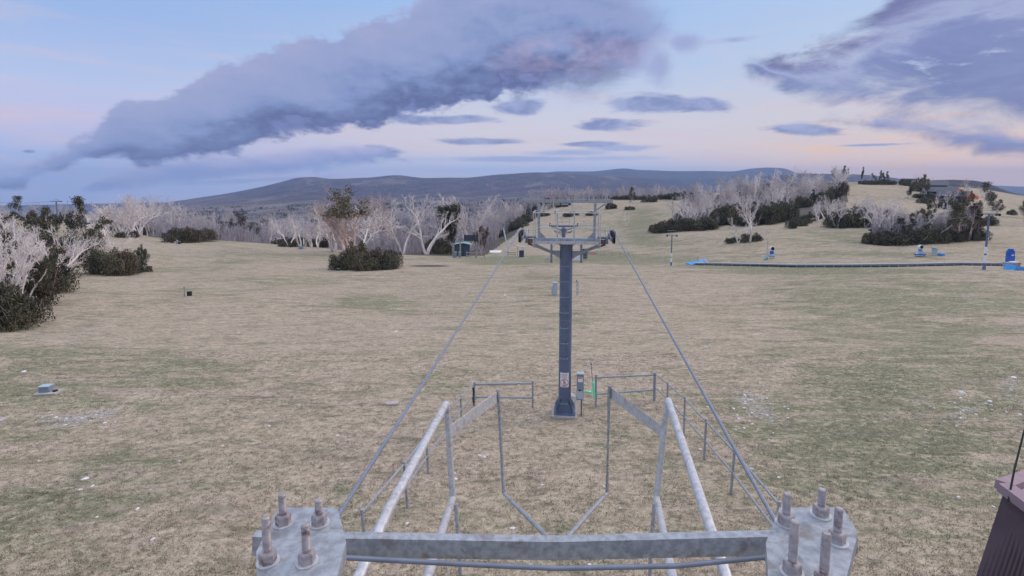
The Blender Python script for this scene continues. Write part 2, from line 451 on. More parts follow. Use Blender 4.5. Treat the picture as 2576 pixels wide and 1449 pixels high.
# ------------------------------------------------------------------ materials
def new_mat(name):
    m = bpy.data.materials.new(name); m.use_nodes = True
    nt = NT(m.node_tree); b = m.node_tree.nodes['Principled BSDF']
    return m, nt, b
def simple(name, c, rough=0.6, metal=0.0, var=0.12, scale=6.0, bump=0.0, dirt=None, dirt_amt=0.0, spec=0.4, rand=0.0):
    m, nt, b = new_mat(name)
    t = nt.n.new('ShaderNodeTexCoord'); v = t.outputs['Object']
    n = nt.noise(v, scale, 5, 0.6)
    k = tuple(c)
    colr = nt.mix(nt.sm(n, 0.3, 0.7), tuple(x*(1-var) for x in k), tuple(min(1, x*(1+var)) for x in k))
    if dirt:
        n2_ = nt.noise(v, scale*0.35, 6, 0.65, 0.6)
        colr = nt.mix(nt.mul(nt.sm(n2_, 0.52, 0.66), dirt_amt), colr, dirt)
    if rand:
        oi = nt.n.new('ShaderNodeObjectInfo')
        hsv = nt.n.new('ShaderNodeHueSaturation'); nt.put(hsv.inputs['Value'], nt.sm(oi.outputs['Random'], 0, 1, 1-rand, 1+rand))
        nt.l.new(colr, hsv.inputs['Color']); colr = hsv.outputs[0]
    nt.l.new(colr, b.inputs['Base Color'])
    b.inputs['Roughness'].default_value = rough; b.inputs['Metallic'].default_value = metal
    b.inputs['Specular IOR Level'].default_value = spec
    if bump:
        bp = nt.n.new('ShaderNodeBump'); bp.inputs['Strength'].default_value = bump; bp.inputs['Distance'].default_value = 0.02
        nt.l.new(nt.noise(v, scale*4, 4, 0.6), bp.inputs['Height']); nt.l.new(bp.outputs[0], b.inputs['Normal'])
    return m
M = {}
M['galv'] = simple('galvanised_steel', (0.33, 0.36, 0.40), 0.55, 0.25, 0.22, 26, 0.08, (0.20, 0.18, 0.18), 0.7)
M['galv_light'] = simple('bright_galvanised_steel', (0.50, 0.52, 0.55), 0.5, 0.25, 0.16, 22, 0.08, (0.34, 0.28, 0.26), 0.6)
M['galv_dark'] = simple('weathered_steel', (0.20, 0.23, 0.29), 0.55, 0.35, 0.12, 5, 0.05, (0.13, 0.14, 0.16), 0.4)
M['tower'] = simple('tower_steel', (0.135, 0.18, 0.275), 0.5, 0.4, 0.10, 1.6, 0.04, (0.22, 0.24, 0.28), 0.5)
M['rusty'] = simple('rust_brown_steel', (0.16, 0.12, 0.11), 0.75, 0.2, 0.2, 8, 0.1)
M['rubber'] = simple('black_rubber', (0.02, 0.02, 0.022), 0.7)
M['cable'] = simple('wire_rope', (0.24, 0.27, 0.33), 0.5, 0.4, 0.15, 30)
M['concrete'] = simple('concrete', (0.42, 0.40, 0.38), 0.9, 0, 0.12, 5, 0.2, (0.3, 0.27, 0.24), 0.5)
M['white'] = simple('white_paint', (0.78, 0.78, 0.78), 0.5, 0, 0.05)
M['mint'] = simple('mint_green_plastic', (0.20, 0.90, 0.55), 0.5, 0, 0.08)
M['red'] = simple('red_paint', (0.65, 0.05, 0.06), 0.5)
M['ink'] = simple('dark_print', (0.10, 0.06, 0.10), 0.6)
M['pinkred'] = simple('faded_red_print', (0.62, 0.16, 0.20), 0.6)
M['grey_panel'] = simple('grey_cabinet_paint', (0.22, 0.29, 0.36), 0.5, 0.1, 0.06)
M['grey_pale'] = simple('pale_grey_paint', (0.42, 0.50, 0.55), 0.5, 0.1, 0.06)
M['blue'] = simple('blue_paint', (0.04, 0.14, 0.55), 0.5, 0, 0.08)
M['sky_blue'] = simple('light_blue_tarp', (0.07, 0.33, 0.72), 0.6, 0, 0.15, 3)
M['brown'] = simple('brown_painted_metal', (0.085, 0.06, 0.075), 0.55, 0.1, 0.15, 4, 0.05)
M['mauve'] = simple('faded_brown_trim', (0.27, 0.20, 0.24), 0.6, 0.1, 0.12, 4, 0.05)
M['green_dark'] = simple('dark_green_paint', (0.03, 0.07, 0.06), 0.6)
M['timber'] = simple('weathered_timber', (0.34, 0.30, 0.29), 0.85, 0, 0.2, 6, 0.2)
M['hut'] = simple('hut_boards', (0.055, 0.085, 0.125), 0.8, 0, 0.2, 4, 0.1)
M['roof_green'] = simple('green_tin_roof', (0.20, 0.40, 0.38), 0.5, 0.1, 0.1, 3)
M['orange'] = simple('orange_paint_and_glow', (0.85, 0.20, 0.08), 0.6, 0, 0.12, 2)  # mast paint; on the lodge gables the low sun's glow is painted in
M['lodge'] = simple('lodge_dark_walls', (0.06, 0.075, 0.12), 0.8, 0, 0.2, 1)
M['lodge_roof'] = simple('lodge_roof_iron', (0.075, 0.085, 0.12), 0.6, 0.1, 0.15, 1)
M['yellow'] = simple('yellow_sign', (0.80, 0.55, 0.04), 0.5)
M['glass'] = simple('dark_window_glass', (0.03, 0.04, 0.06), 0.15)
M['quartz'] = simple('pale_stone', (0.62, 0.60, 0.62), 0.9, 0, 0.2, 6, 0.1, rand=0.25)
M['dirt_dark'] = simple('dark_board', (0.08, 0.055, 0.045), 0.9, 0, 0.2, 6)
M['bark_dead'] = simple('bleached_dead_wood', (0.80, 0.74, 0.71), 0.85, 0, 0.12, 1.4, 0.1, (0.36, 0.30, 0.29), 0.5, rand=0.12)
M['bark_pink'] = simple('pinkish_bark', (0.64, 0.51, 0.46), 0.85, 0, 0.22, 1.2, 0.1, (0.32, 0.23, 0.21), 0.6, rand=0.1)
M['bark_far'] = simple('grey_dead_wood', (0.43, 0.395, 0.42), 0.9, 0, 0.2, 0.3, 0, rand=0.12)
M['bark_mid'] = simple('pale_grey_dead_wood', (0.60, 0.55, 0.54), 0.9, 0, 0.2, 0.5, 0, (0.30, 0.26, 0.25), 0.5, rand=0.16)

def leaf_mat(name, a, b_, c_):
    m, nt, b = new_mat(name)
    g = nt.n.new('ShaderNodeNewGeometry'); oi = nt.n.new('ShaderNodeObjectInfo')
    t = nt.n.new('ShaderNodeTexCoord')
    n = nt.noise(t.outputs['Object'], 0.9, 3, 0.6)
    f = nt.add(nt.mul(g.outputs['Random Per Island'], 0.55), nt.mul(nt.sub(n, 0.5), 1.6))
    f = nt.add(f, nt.mul(nt.sub(oi.outputs['Random'], 0.5), 0.35))
    nt.l.new(nt.ramp(f, [(0.0, a), (0.45, b_), (0.95, c_)]), b.inputs['Base Color'])
    b.inputs['Roughness'].default_value = 0.7; b.inputs['Specular IOR Level'].default_value = 0.2
    return m
M['stem'] = simple('scrub_stems', (0.42, 0.34, 0.29), 0.9, 0, 0.25, 2)
M['leaf'] = leaf_mat('gum_foliage', (0.058, 0.060, 0.036), (0.145, 0.135, 0.08), (0.26, 0.23, 0.145))
M['leaf_dark'] = leaf_mat('dark_scrub_foliage', (0.045, 0.048, 0.034), (0.11, 0.11, 0.072), (0.21, 0.19, 0.125))
M['leaf_olive'] = leaf_mat('olive_foliage', (0.055, 0.048, 0.025), (0.145, 0.128, 0.06), (0.26, 0.21, 0.11))
M['leaf_brown'] = leaf_mat('brown_tipped_foliage', (0.045, 0.036, 0.028), (0.12, 0.095, 0.062), (0.22, 0.165, 0.115))

# ------------------------------------------------------------------ ground
def ground_material():
    m, nt, b = new_mat('alpine_grass')
    t = nt.n.new('ShaderNodeTexCoord'); v = t.outputs['Object']
    at_ = nt.n.new('ShaderNodeAttribute'); at_.attribute_name = 'cover'; at_.attribute_type = 'GEOMETRY'
    sp = nt.n.new('ShaderNodeSeparateColor'); nt.l.new(at_.outputs['Color'], sp.inputs[0])
    green, bare, wood = sp.outputs
    n_big = nt.noise(v, 0.035, 5, 0.6, 0.6)
    n_mid = nt.noise(nt.mapping(v, (1, 2.2, 1)), 0.16, 7, 0.66, 0.8)
    n_sm = nt.noise(nt.mapping(v, (1, 1.7, 1)), 1.1, 6, 0.7, 0.4)
    n_ti = nt.noise(v, 7.5, 5, 0.75)
    n_tt = nt.noise(v, 26, 3, 0.7)
    # faint slanting drift lines left by mowing and wind
    dr = nt.noise(nt.mapping(v, (0.10, 0.55, 1), (0, 0, 0), (0, 0, R(-24))), 1.0, 7, 0.68, 0.7)
    dr2 = nt.noise(nt.mapping(v, (0.5, 1.9, 1), (3, 1, 0), (0, 0, R(-18))), 1.0, 6, 0.7, 0.5)
    base = nt.ramp(nt.add(nt.mul(n_sm, 0.5), nt.mul(n_ti, 0.5)), [(0.32, (0.20, 0.168, 0.125)), (0.44, (0.345, 0.292, 0.225)), (0.55, (0.435, 0.372, 0.292)), (0.68, (0.60, 0.53, 0.44))])
    pink = nt.mix(nt.mul(nt.sm(dr, 0.42, 0.62), 0.65), base, nt.ramp(n_ti, [(0.34, (0.30, 0.235, 0.20)), (0.66, (0.52, 0.42, 0.37))]))
    gcol = nt.ramp(nt.add(nt.mul(n_sm, 0.35), nt.mul(n_ti, 0.65)), [(0.34, (0.08, 0.095, 0.06)), (0.5, (0.185, 0.195, 0.125)), (0.66, (0.36, 0.345, 0.25))])
    gm = nt.add(nt.mul(nt.sub(n_mid, 0.5), 2.2), nt.mul(nt.sub(n_big, 0.5), 1.9))
    gm = nt.add(gm, nt.mul(nt.sub(dr, 0.5), -1.6))
    gm = nt.add(gm, nt.mul(nt.sub(n_sm, 0.5), 1.7))
    gm = nt.add(gm, nt.mul(nt.sub(dr2, 0.5), 1.8))
    gm = nt.add(gm, nt.mul(green, 0.85))
    gmask = nt.sm(gm, -0.12, 0.55)
    c = nt.mix(nt.mul(gmask, 0.9), pink, gcol)
    # fine broken texture of the sward: straw tufts, dark gaps
    n_c = nt.noise(nt.mapping(v, (1, 1.5, 1), (7, 3, 0)), 3.4, 5, 0.75, 0.6)
    n_d = nt.noise(nt.mapping(v, (0.8, 1.5, 1), (1, 9, 0), (0, 0, R(-15))), 0.75, 7, 0.75, 0.8)
    c = nt.mix(nt.mul(nt.sm(n_c, 0.53, 0.61), 0.55), c, (0.10, 0.105, 0.08))
    c = nt.mix(nt.mul(nt.sm(n_c, 0.46, 0.38), 0.50), c, (0.62, 0.55, 0.41))
    c = nt.mix(nt.mul(nt.sm(n_d, 0.53, 0.62), 0.5), c, (0.16, 0.165, 0.125))
    c = nt.mix(nt.mul(nt.sm(n_d, 0.45, 0.37), 0.40), c, (0.56, 0.49, 0.39))
    # bare gravelly patches
    bm_ = nt.add(nt.mul(bare, 0.85), nt.mul(nt.sub(nt.add(nt.mul(n_sm, 0.5), nt.mul(n_ti, 0.5)), 0.5), 3.2))
    bcol = nt.ramp(n_ti, [(0.35, (0.24, 0.22, 0.22)), (0.55, (0.40, 0.38, 0.38)), (0.7, (0.62, 0.60, 0.62))])
    c = nt.mix(nt.mul(nt.sm(bm_, 0.4, 1.0), 0.7), c, bcol)
    # little dark tufts and dung, little pale flecks
    c = nt.mix(nt.mul(nt.sm(n_tt, 0.56, 0.64), 0.6), c, (0.10, 0.09, 0.065))
    c = nt.mix(nt.mul(nt.sm(nt.noise(v, 11, 2, 0.5), 0.70, 0.76), 0.5), c, (0.55, 0.50, 0.44))
    # short dark grass streaks seen across the slope
    st = nt.noise(nt.mapping(v, (0.35, 1.3, 1), (0, 0, 0), (0, 0, R(-14))), 1.3, 7, 0.72, 0.5)
    c = nt.mix(nt.mul(nt.sm(st, 0.54, 0.68), 0.65), c, (0.12, 0.12, 0.08))
    # forest floor, and the shade painted at the tower foot
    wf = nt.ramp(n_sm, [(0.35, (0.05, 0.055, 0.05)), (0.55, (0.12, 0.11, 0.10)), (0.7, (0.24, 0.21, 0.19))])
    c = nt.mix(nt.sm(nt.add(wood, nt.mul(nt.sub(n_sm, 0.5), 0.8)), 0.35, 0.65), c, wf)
    c = nt.mix(1.0, c, (1.0, 1.0, 0.965), 'MULTIPLY')
    nt.l.new(c, b.inputs['Base Color']); b.inputs['Roughness'].default_value = 0.95; b.inputs['Specular IOR Level'].default_value = 0.1
    bp = nt.n.new('ShaderNodeBump'); bp.inputs['Strength'].default_value = 0.5; bp.inputs['Distance'].default_value = 0.12
    nt.l.new(nt.add(nt.mul(n_ti, 0.5), nt.mul(n_sm, 0.8)), bp.inputs['Height']); nt.l.new(bp.outputs[0], b.inputs['Normal'])
    return m
M['ground'] = ground_material()

NS, NY = 620, 560
sg = np.linspace(-1.75, 1.75, NS)
yg = np.concatenate([np.linspace(-120, 2, 20)[:-1], np.geomspace(2 + 12, 500 + 12, NY) - 12])
wY = np.sqrt(np.maximum(yg, 0) ** 2 + 45.0 ** 2)
SX, YY = np.meshgrid(sg, yg); XX = SX * wY[:, None]
ZZ = height(XX, YY)
V = np.stack([XX.ravel(), YY.ravel(), ZZ.ravel()], 1)
ny = len(yg); idx = np.arange(ny * NS).reshape(ny, NS)
Q = np.stack([idx[:-1, :-1].ravel(), idx[:-1, 1:].ravel(), idx[1:, 1:].ravel(), idx[1:, :-1].ravel()], 1)
gme = np_mesh('ground', V, Q, M['ground'], True)
# cover masks: green growth, bare gravel, forest floor, and painted shade at the tower foot
dep = np.maximum(V[:, 1], 1.0) * CT - V[:, 2] * ST
gpx = 1288 + F * V[:, 0] / dep
grow = ROW0 - F * (V[:, 1] * ST + V[:, 2] * CT) / dep
cov = np.zeros((len(V), 4), np.float32); cov[:, 3] = 1
def patch(ch, px, py, rx, ry, amt=1.0, rot=0.0):
    dx, dy = gpx - px, grow - py; c, s = math.cos(rot), math.sin(rot)
    q = np.sqrt(((dx*c + dy*s)/rx)**2 + ((-dx*s + dy*c)/ry)**2)
    cov[:, ch] = np.clip(cov[:, ch] + amt*np.clip(1.35 - q, 0, 1), -0.6, 1.3)
for a in [(2300, 1060, 420, 260, .55), (2250, 780, 420, 110, .40), (2050, 1120, 350, 130, .35), (250, 900, 420, 110, .28), (300, 1230, 420, 70, .35),
          (950, 770, 220, 30, .4), (700, 705, 220, 14, .3), (1560, 652, 190, 12, 1.0), (1330, 655, 130, 13, .9), (1500, 640, 90, 8, .9), (1620, 560, 55, 38, .7), (1660, 605, 120, 14, .5), (1950, 672, 250, 6, .9),
          (1240, 655, 120, 10, .6), (620, 640, 200, 10, .25), (1200, 900, 260, 60, .12), (2100, 640, 160, 10, .5), (2150, 590, 120, 12, .6), (1480, 790, 90, 30, .2), (860, 1230, 40, 25, .8), (1100, 620, 120, 8, .3), (2300, 640, 120, 9, .5), (2060, 683, 290, 6, 1.1), (2300, 682, 120, 4, .7)]:
    patch(0, *a)
for a in [(600, 830, 420, 60, -.3), (1150, 750, 300, 40, -.3), (1750, 720, 260, 30, -.35), (1420, 1180, 420, 160, -.35), (1700, 560, 60, 40, -.2), (1000, 1100, 350, 90, -.25), (2000, 860, 300, 60, -.2), (1350, 560, 80, 50, -.5)]:
    patch(0, *a)
for a in [(170, 1058, 110, 22, 1.0, -.15), (290, 1035, 110, 14, .6, -.2), (1890, 1010, 70, 34, .9, .5), (1960, 1060, 60, 26, .6, .4), (2420, 1040, 90, 18, .8, -.3), (2540, 970, 50, 30, .8, -.5), (1850, 1150, 50, 30, .45), (2230, 1090, 60, 26, .3),
          (1300, 700, 60, 4, .5), (480, 1100, 160, 20, .3)]:
    patch(1, *a)
Yv = V[:, 1]
wood = np.zeros(len(V))
def woodpoly(pts):
    """forest floor inside a picture polygon"""
    x = gpx; y = grow; ins = np.zeros(len(V), bool); n = len(pts)
    for i in range(n):
        x1, y1 = pts[i]; x2, y2 = pts[(i+1) % n]
        if y1 == y2: continue
        c = ((y1 > y) != (y2 > y)) & (x < (x2-x1)*(y-y1)/(y2-y1) + x1); ins ^= c
    wood[ins & (Yv > 30)] = 1
edge = np.interp(gpx, [-500, 0, 200, 330, 420, 560, 700, 840, 1000, 1130, 1210, 1260, 1330, 1400, 1500, 1650, 1720, 1800, 2100, 2300, 2600],
                 [250, 250, 235, 170, 160, 165, 168, 150, 135, 128, 128, 165, 215, 262, 290, 290, 290, 300, 330, 330, 380])
wood[Yv > edge] = 1
woodpoly([(-200, 700), (-200, 840), (0, 828), (100, 800), (100, 720), (160, 690), (150, 640), (60, 590), (-200, 590)])
woodpoly([(1650, 583), (1790, 578), (1850, 560), (2000, 560), (2060, 545), (2130, 520), (2135, 440), (1700, 440), (1720, 520)])
woodpoly([(2090, 575), (2190, 572), (2200, 610), (2450, 606), (2460, 520), (2330, 540), (2130, 530)])
cov[:, 2] = wood
patch(2, 1080, 669, 75, 4, 0.75); patch(2, 930, 679, 90, 4, 0.6); patch(2, 300, 692, 80, 5, 0.6); patch(2, 1424, 1054, 48, 12, 0.5)  # last patch paints contact shade round the tower foot
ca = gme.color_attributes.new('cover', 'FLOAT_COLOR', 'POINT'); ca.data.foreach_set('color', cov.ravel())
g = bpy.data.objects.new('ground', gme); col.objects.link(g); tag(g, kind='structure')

# ------------------------------------------------------------------ hills
def hill_material(name, c_wood, c_dark, c_open, scale=1.0, high=False):
    m, nt, b = new_mat(name)
    t = nt.n.new('ShaderNodeTexCoord'); v = t.outputs['Object']
    big = nt.noise(v, 0.0022*scale, 6, 0.62, 0.8)
    mid = nt.noise(nt.mapping(v, (1, 0.5, 1)), 0.012*scale, 6, 0.68, 0.6)
    fin = nt.noise(nt.mapping(v, (1, 0.35, 1)), 0.09*scale, 4, 0.75)
    c = nt.mix(nt.sm(nt.add(nt.mul(mid, 0.7), nt.mul(fin, 0.3)), 0.42, 0.56), c_wood, c_dark)
    c = nt.mix(nt.mul(nt.sm(nt.add(nt.mul(big, 0.6), nt.mul(mid, 0.4)), 0.55, 0.62), 0.8), c, c_open)
    c = nt.mix(nt.mul(nt.sm(fin, 0.45, 0.7), 0.45), c, c_wood)
    if high:
        sy = nt.n.new('ShaderNodeSeparateXYZ'); nt.l.new(v, sy.inputs[0])
        hm = nt.sm(nt.add(sy.outputs[1], nt.mul(nt.sub(big, 0.5), 1500)), 1150, 2100)
        lnz = nt.noise(nt.mapping(v, (0.7, 0.28, 1), (0, 0, 0), (0, 0, R(20))), 0.006, 8, 0.72, 1.0)
        dk = nt.mix(nt.sm(nt.add(nt.mul(mid, 0.4), nt.mul(fin, 0.6)), 0.42, 0.58), (0.034, 0.042, 0.072), (0.115, 0.112, 0.150))  # dark forest, with part of the distance haze put in as blue
        dk = nt.mix(nt.mul(nt.sm(lnz, 0.53, 0.62), 0.75), dk, (0.22, 0.19, 0.19))
        c = nt.mix(nt.mul(hm, 0.95), c, dk)
    nt.l.new(c, b.inputs['Base Color']); b.inputs['Roughness'].default_value = 1.0; b.inputs['Specular IOR Level'].default_value = 0.05
    bp = nt.n.new('ShaderNodeBump'); bp.inputs['Strength'].default_value = 0.8; bp.inputs['Distance'].default_value = 8.0
    nt.l.new(nt.add(mid, nt.mul(fin, 0.4)), bp.inputs['Height']); nt.l.new(bp.outputs[0], b.inputs['Normal'])
    return m
M['hill_near'] = hill_material('wooded_valley', (0.25, 0.225, 0.24), (0.05, 0.06, 0.065), (0.26, 0.22, 0.16), 1.0, True)
M['hill_far'] = hill_material('far_ridge', (0.07, 0.075, 0.10), (0.04, 0.05, 0.07), (0.09, 0.09, 0.10), 0.5)
M['hill_dark'] = hill_material('dark_ridge', (0.10, 0.095, 0.12), (0.035, 0.04, 0.05), (0.16, 0.15, 0.15), 1.5)
def hill(name, mat, prof, nx=420, x0=-700, x1=3300, namp=1.0, sub=14, seed=1):
    """prof: list of (Y, [(px,row)...]) from front to back; Z taken so the line shows at that row"""
    pxs = np.linspace(x0, x1, nx)
    rr_ = np.random.default_rng(seed)
    ph = rr_.uniform(0, 6.28, 12); fr = rr_.uniform(0.004, 0.05, 12)
    lv = []
    for Y, pts in prof:
        xs = [p[0] for p in pts]; ys = [p[1] for p in pts]
        r = np.interp(pxs, xs, ys)
        k = np.exp(-0.5*(np.arange(-4, 5)/0.8)**2); k /= k.sum(); r = np.convolve(np.pad(r, 4, mode='edge'), k, mode='valid')
        r = r + namp * sum(np.sin(pxs*f*(1+0.1*i) + p + Y*0.01)*(0.9/(1+f*40)) for i, (f, p) in enumerate(zip(fr, ph)))*0.22
        lv.append((Y, r))
    rows = []; V_ = []
    for i in range(len(lv)-1):
        for s_ in range(sub):
            t = s_/sub; Y = lv[i][0]*(lv[i+1][0]/lv[i][0])**t
            rows.append((Y, lv[i][1]*(1-t) + lv[i+1][1]*t))
    rows.append(lv[-1])
    for Y, r in rows:
        a = (pxs-1288)/F; b_ = -(r-ROW0)/F
        dy = CT + b_*ST; dz = b_*CT - ST
        X = a/dy*Y; Z = dz/dy*Y
        Z = Z + namp*Y*0.0011*np.sin(X/Y*23 + math.log(Y)*9)*np.sin(X/Y*57 + math.log(Y)*17)*(1 if 0 < rows.index((Y, r)) < len(rows)-1-sub else 0) if False else Z
        V_.append(np.stack([X, np.full(nx, Y), Z], 1))
    V_ = np.concatenate(V_); n = len(rows); ix = np.arange(n*nx).reshape(n, nx)
    Q_ = np.stack([ix[:-1, :-1].ravel(), ix[:-1, 1:].ravel(), ix[1:, 1:].ravel(), ix[1:, :-1].ravel()], 1)
    me = np_mesh(name, V_, Q_, mat, True)
    o = bpy.data.objects.new(name, me); col.objects.link(o); tag(o, kind='structure')
    return o
b500 = [(p, float(rows_on[-1][i])) for i, p in enumerate(PXG)]
silA = [(-700, 600), (0, 570), (250, 545), (370, 517), (460, 503), (570, 487), (660, 470), (715, 456), (745, 447), (790, 445), (832, 450), (930, 447), (985, 441), (1010, 441), (1060, 447), (1180, 447), (1250, 439), (1350, 433), (1400, 435), (1480, 441), (1560, 446), (1640, 451), (1720, 462), (1760, 474), (1900, 500), (2200, 530), (3300, 560)]
def lower(pts, k, floor=None): return [(x, y + k) for x, y in pts]
def fblend(A, row, t): return [(x, y*t + row*(1-t)) for x, y in A]
r900 = [(-700, 600), (0, 585), (250, 575), (370, 548), (460, 540), (740, 536), (1050, 530), (1200, 524), (1330, 518), (1600, 512), (1800, 515), (3300, 560)]
r1500 = [(-700, 600), (0, 580), (250, 560), (370, 528), (460, 520), (740, 510), (1050, 505), (1200, 500), (1330, 495), (1600, 492), (1760, 495), (1900, 512), (3300, 570)]
r2300 = [(-700, 600), (0, 575), (250, 550), (370, 522), (460, 511), (570, 500), (740, 482), (900, 478), (1050, 482), (1200, 476), (1330, 470), (1500, 474), (1640, 480), (1760, 486), (1900, 506), (3300, 570)]
hill('hills', M['hill_near'], [(498, lower(b500, 2)), (900, r900), (1500, r1500), (2300, r2300), (3200, silA), (4300, lower(silA, 40)), (5200, lower(silA, 60))], seed=3)
hill('distant_hills', M['hill_far'], [(4400, [(-700, 560), (900, 540), (3300, 560)]), (5000, [(-700, 530), (900, 500), (1250, 462), (1400, 448), (1600, 447), (1750, 452), (1900, 447), (2100, 452), (2300, 470), (3300, 520)]),
     (6200, [(-700, 540), (900, 505), (1150, 462), (1350, 437), (1400, 431), (1500, 431), (1568, 423), (1610, 428), (1700, 430), (1780, 430), (1850, 431), (1885, 424), (1930, 421), (1975, 423), (2002, 435), (2100, 439), (2200, 446), (2300, 455), (2576, 470), (3300, 480)]), (7600, [(-700, 560), (1500, 460), (3300, 520)])], seed=5, namp=0.6)
hill('middle_ridge', M['hill_dark'], [(1500, [(-700, 620), (1700, 560), (2300, 540), (3300, 560)]), (3000, [(-700, 620), (1700, 520), (1850, 474), (1930, 442), (2050, 437), (2130, 437), (2200, 441), (2280, 452), (2400, 470), (3300, 560)]), (3800, [(-700, 640), (2000, 470), (3300, 580)])], seed=8, x0=1500, x1=2700, namp=0.5)
hill('dark_ridge', M['hill_dark'], [(515, [(1900, 560), (2150, 505), (2300, 500), (2440, 488), (2576, 508), (3300, 560)]), (650, [(1900, 560), (2150, 500), (2300, 470), (2400, 462), (2480, 472), (2576, 503), (3300, 580)]), (900, [(1900, 560), (2150, 490), (2240, 462), (2300, 455), (2400, 452), (2450, 454), (2480, 459), (2530, 479), (2576, 494), (2800, 535), (3300, 590)]), (1200, [(1900, 600), (2300, 475), (2400, 470), (2600, 510), (3300, 620)])], seed=9, x0=2000, x1=3200, namp=0.5)

# ------------------------------------------------------------------ trees
def tube_arrays(segs, n):
    """segs: array (m,8) p0 p1 r0 r1 -> verts, quads of n-sided prisms"""
    s = np.asarray(segs, float); m = len(s)
    p0, p1, r0, r1 = s[:, :3], s[:, 3:6], s[:, 6], s[:, 7]
    t = p1 - p0; L = np.linalg.norm(t, axis=1, keepdims=True) + 1e-9; t = t / L
    p1 = p1 + t * np.minimum(L, r1[:, None]) * 0.3
    ref = np.where(np.abs(t[:, 2:3]) < 0.9, np.array([[0, 0, 1.0]]), np.array([[1.0, 0, 0]]))
    a = np.cross(t, ref); a /= np.linalg.norm(a, axis=1, keepdims=True) + 1e-9; b = np.cross(a, t)
    th = np.arange(n) * 2 * np.pi / n
    cs, sn = np.cos(th)[None, :, None], np.sin(th)[None, :, None]
    ring = a[:, None, :] * cs + b[:, None, :] * sn
    V0 = p0[:, None, :] + ring * r0[:, None, None]; V1 = p1[:, None, :] + ring * r1[:, None, None]
    V_ = np.concatenate([V0, V1], 1).reshape(-1, 3)
    base = (np.arange(m) * 2 * n)[:, None]
    k = np.arange(n); k2 = (k + 1) % n
    Q_ = np.stack([base + k, base + k2, base + n + k2, base + n + k], 2).reshape(-1, 4)
    return V_, Q_
def leaf_arrays(P_, size, rs):
    """one small folded-free leaf spray (a tilted quad) at each point"""
    m = len(P_)
    a = rs.normal(size=(m, 3)); a /= np.linalg.norm(a, axis=1, keepdims=True)
    b = rs.normal(size=(m, 3)); b -= a * (a * b).sum(1, keepdims=True); b /= np.linalg.norm(b, axis=1, keepdims=True)
    sz = size * rs.uniform(0.55, 1.4, (m, 1))
    V_ = np.stack([P_ - a*sz, P_ + b*sz*0.5, P_ + a*sz, P_ - b*sz*0.5], 1).reshape(-1, 3)
    Q_ = np.arange(m*4).reshape(m, 4)
    return V_, Q_
def join_arr(*parts):
    Vs, Qs, b = [], [], 0
    for V_, Q_ in parts:
        Vs.append(V_); Qs.append(Q_ + b); b += len(V_)
    return np.concatenate(Vs), np.concatenate(Qs)

class Plant: pass
def grow_tree(seed, H=10.0, stems=3, spread=0.45, up=0.55, kids=(7, 6, 4), r0=0.17, first=0.3, lens=(1.0, 0.42, 0.45, 0.5), lean=(0, 0), wig=0.16, splay=0.15):
    rs = np.random.default_rng(seed)
    thick, thin, tips = [], [], []
    def branch(p, d, L, r, lvl, start):
        nseg = (9, 6, 4, 3)[lvl]
        pts = [p]; rad = [r]; dirs = [d]
        for i in range(nseg):
            d = d + rs.normal(size=3) * wig * (1 + 0.4*lvl) + np.array([0, 0, 1]) * (0.10 if lvl else 0.05) * up
            d = d / np.linalg.norm(d)
            p = p + d * L / nseg; pts.append(p); dirs.append(d)
            rad.append(max(r * (1 - (i+1)/nseg*0.84), 0.020))
        for i in range(nseg):
            (thick if lvl < 2 else thin).append([*pts[i], *pts[i+1], rad[i], rad[i+1]])
        if lvl >= 2: tips.append((pts[-1], lvl))
        if lvl == 1: tips.append((pts[-1], lvl))
        if lvl < 3:
            for j in range(kids[lvl]):
                u = start + (1 - start) * (j + rs.uniform(0, 1)) / kids[lvl]
                k = min(nseg - 1, int(u * nseg)); f = u*nseg - k
                q = pts[k] * (1-f) + pts[k+1] * f
                dd = dirs[k]
                side = rs.normal(size=3); side -= dd * side.dot(dd); side /= np.linalg.norm(side)
                ang = rs.uniform(0.42, 0.95)
                nd = dd*math.cos(ang) + side*math.sin(ang); nd[2] += 0.28*up; nd /= np.linalg.norm(nd)
                branch(q, nd, L * lens[lvl+1] * rs.uniform(0.7, 1.25) * (1.05 - 0.45*u), rad[k] * rs.uniform(0.45, 0.68), lvl+1, 0.2)
    for s_ in range(stems):
        a = s_ * 2*math.pi/stems + rs.uniform(-0.5, 0.5)
        sp = spread * rs.uniform(0.5, 1.2)
        d = np.array([math.cos(a)*sp + lean[0], math.sin(a)*sp + lean[1], 1.0]); d /= np.linalg.norm(d)
        p = np.array([math.cos(a), math.sin(a), 0]) * splay * rs.uniform(0.3, 1)
        p[2] = -0.3
        branch(p, d, H * rs.uniform(0.78, 1.0), r0 * rs.uniform(0.7, 1.1), 0, first)
    t = Plant(); t.thick = np.array(thick); t.thin = np.array(thin); t.tips = tips; t.rs = rs
    top = max(t.thick[:, 5].max(), t.thin[:, 5].max() if len(thin) else 0)
    k = H / top
    t.thick[:, :6] *= k; t.thin[:, :6] *= k; t.tips = [(p*k, l) for p, l in tips]; t.H = H
    return t

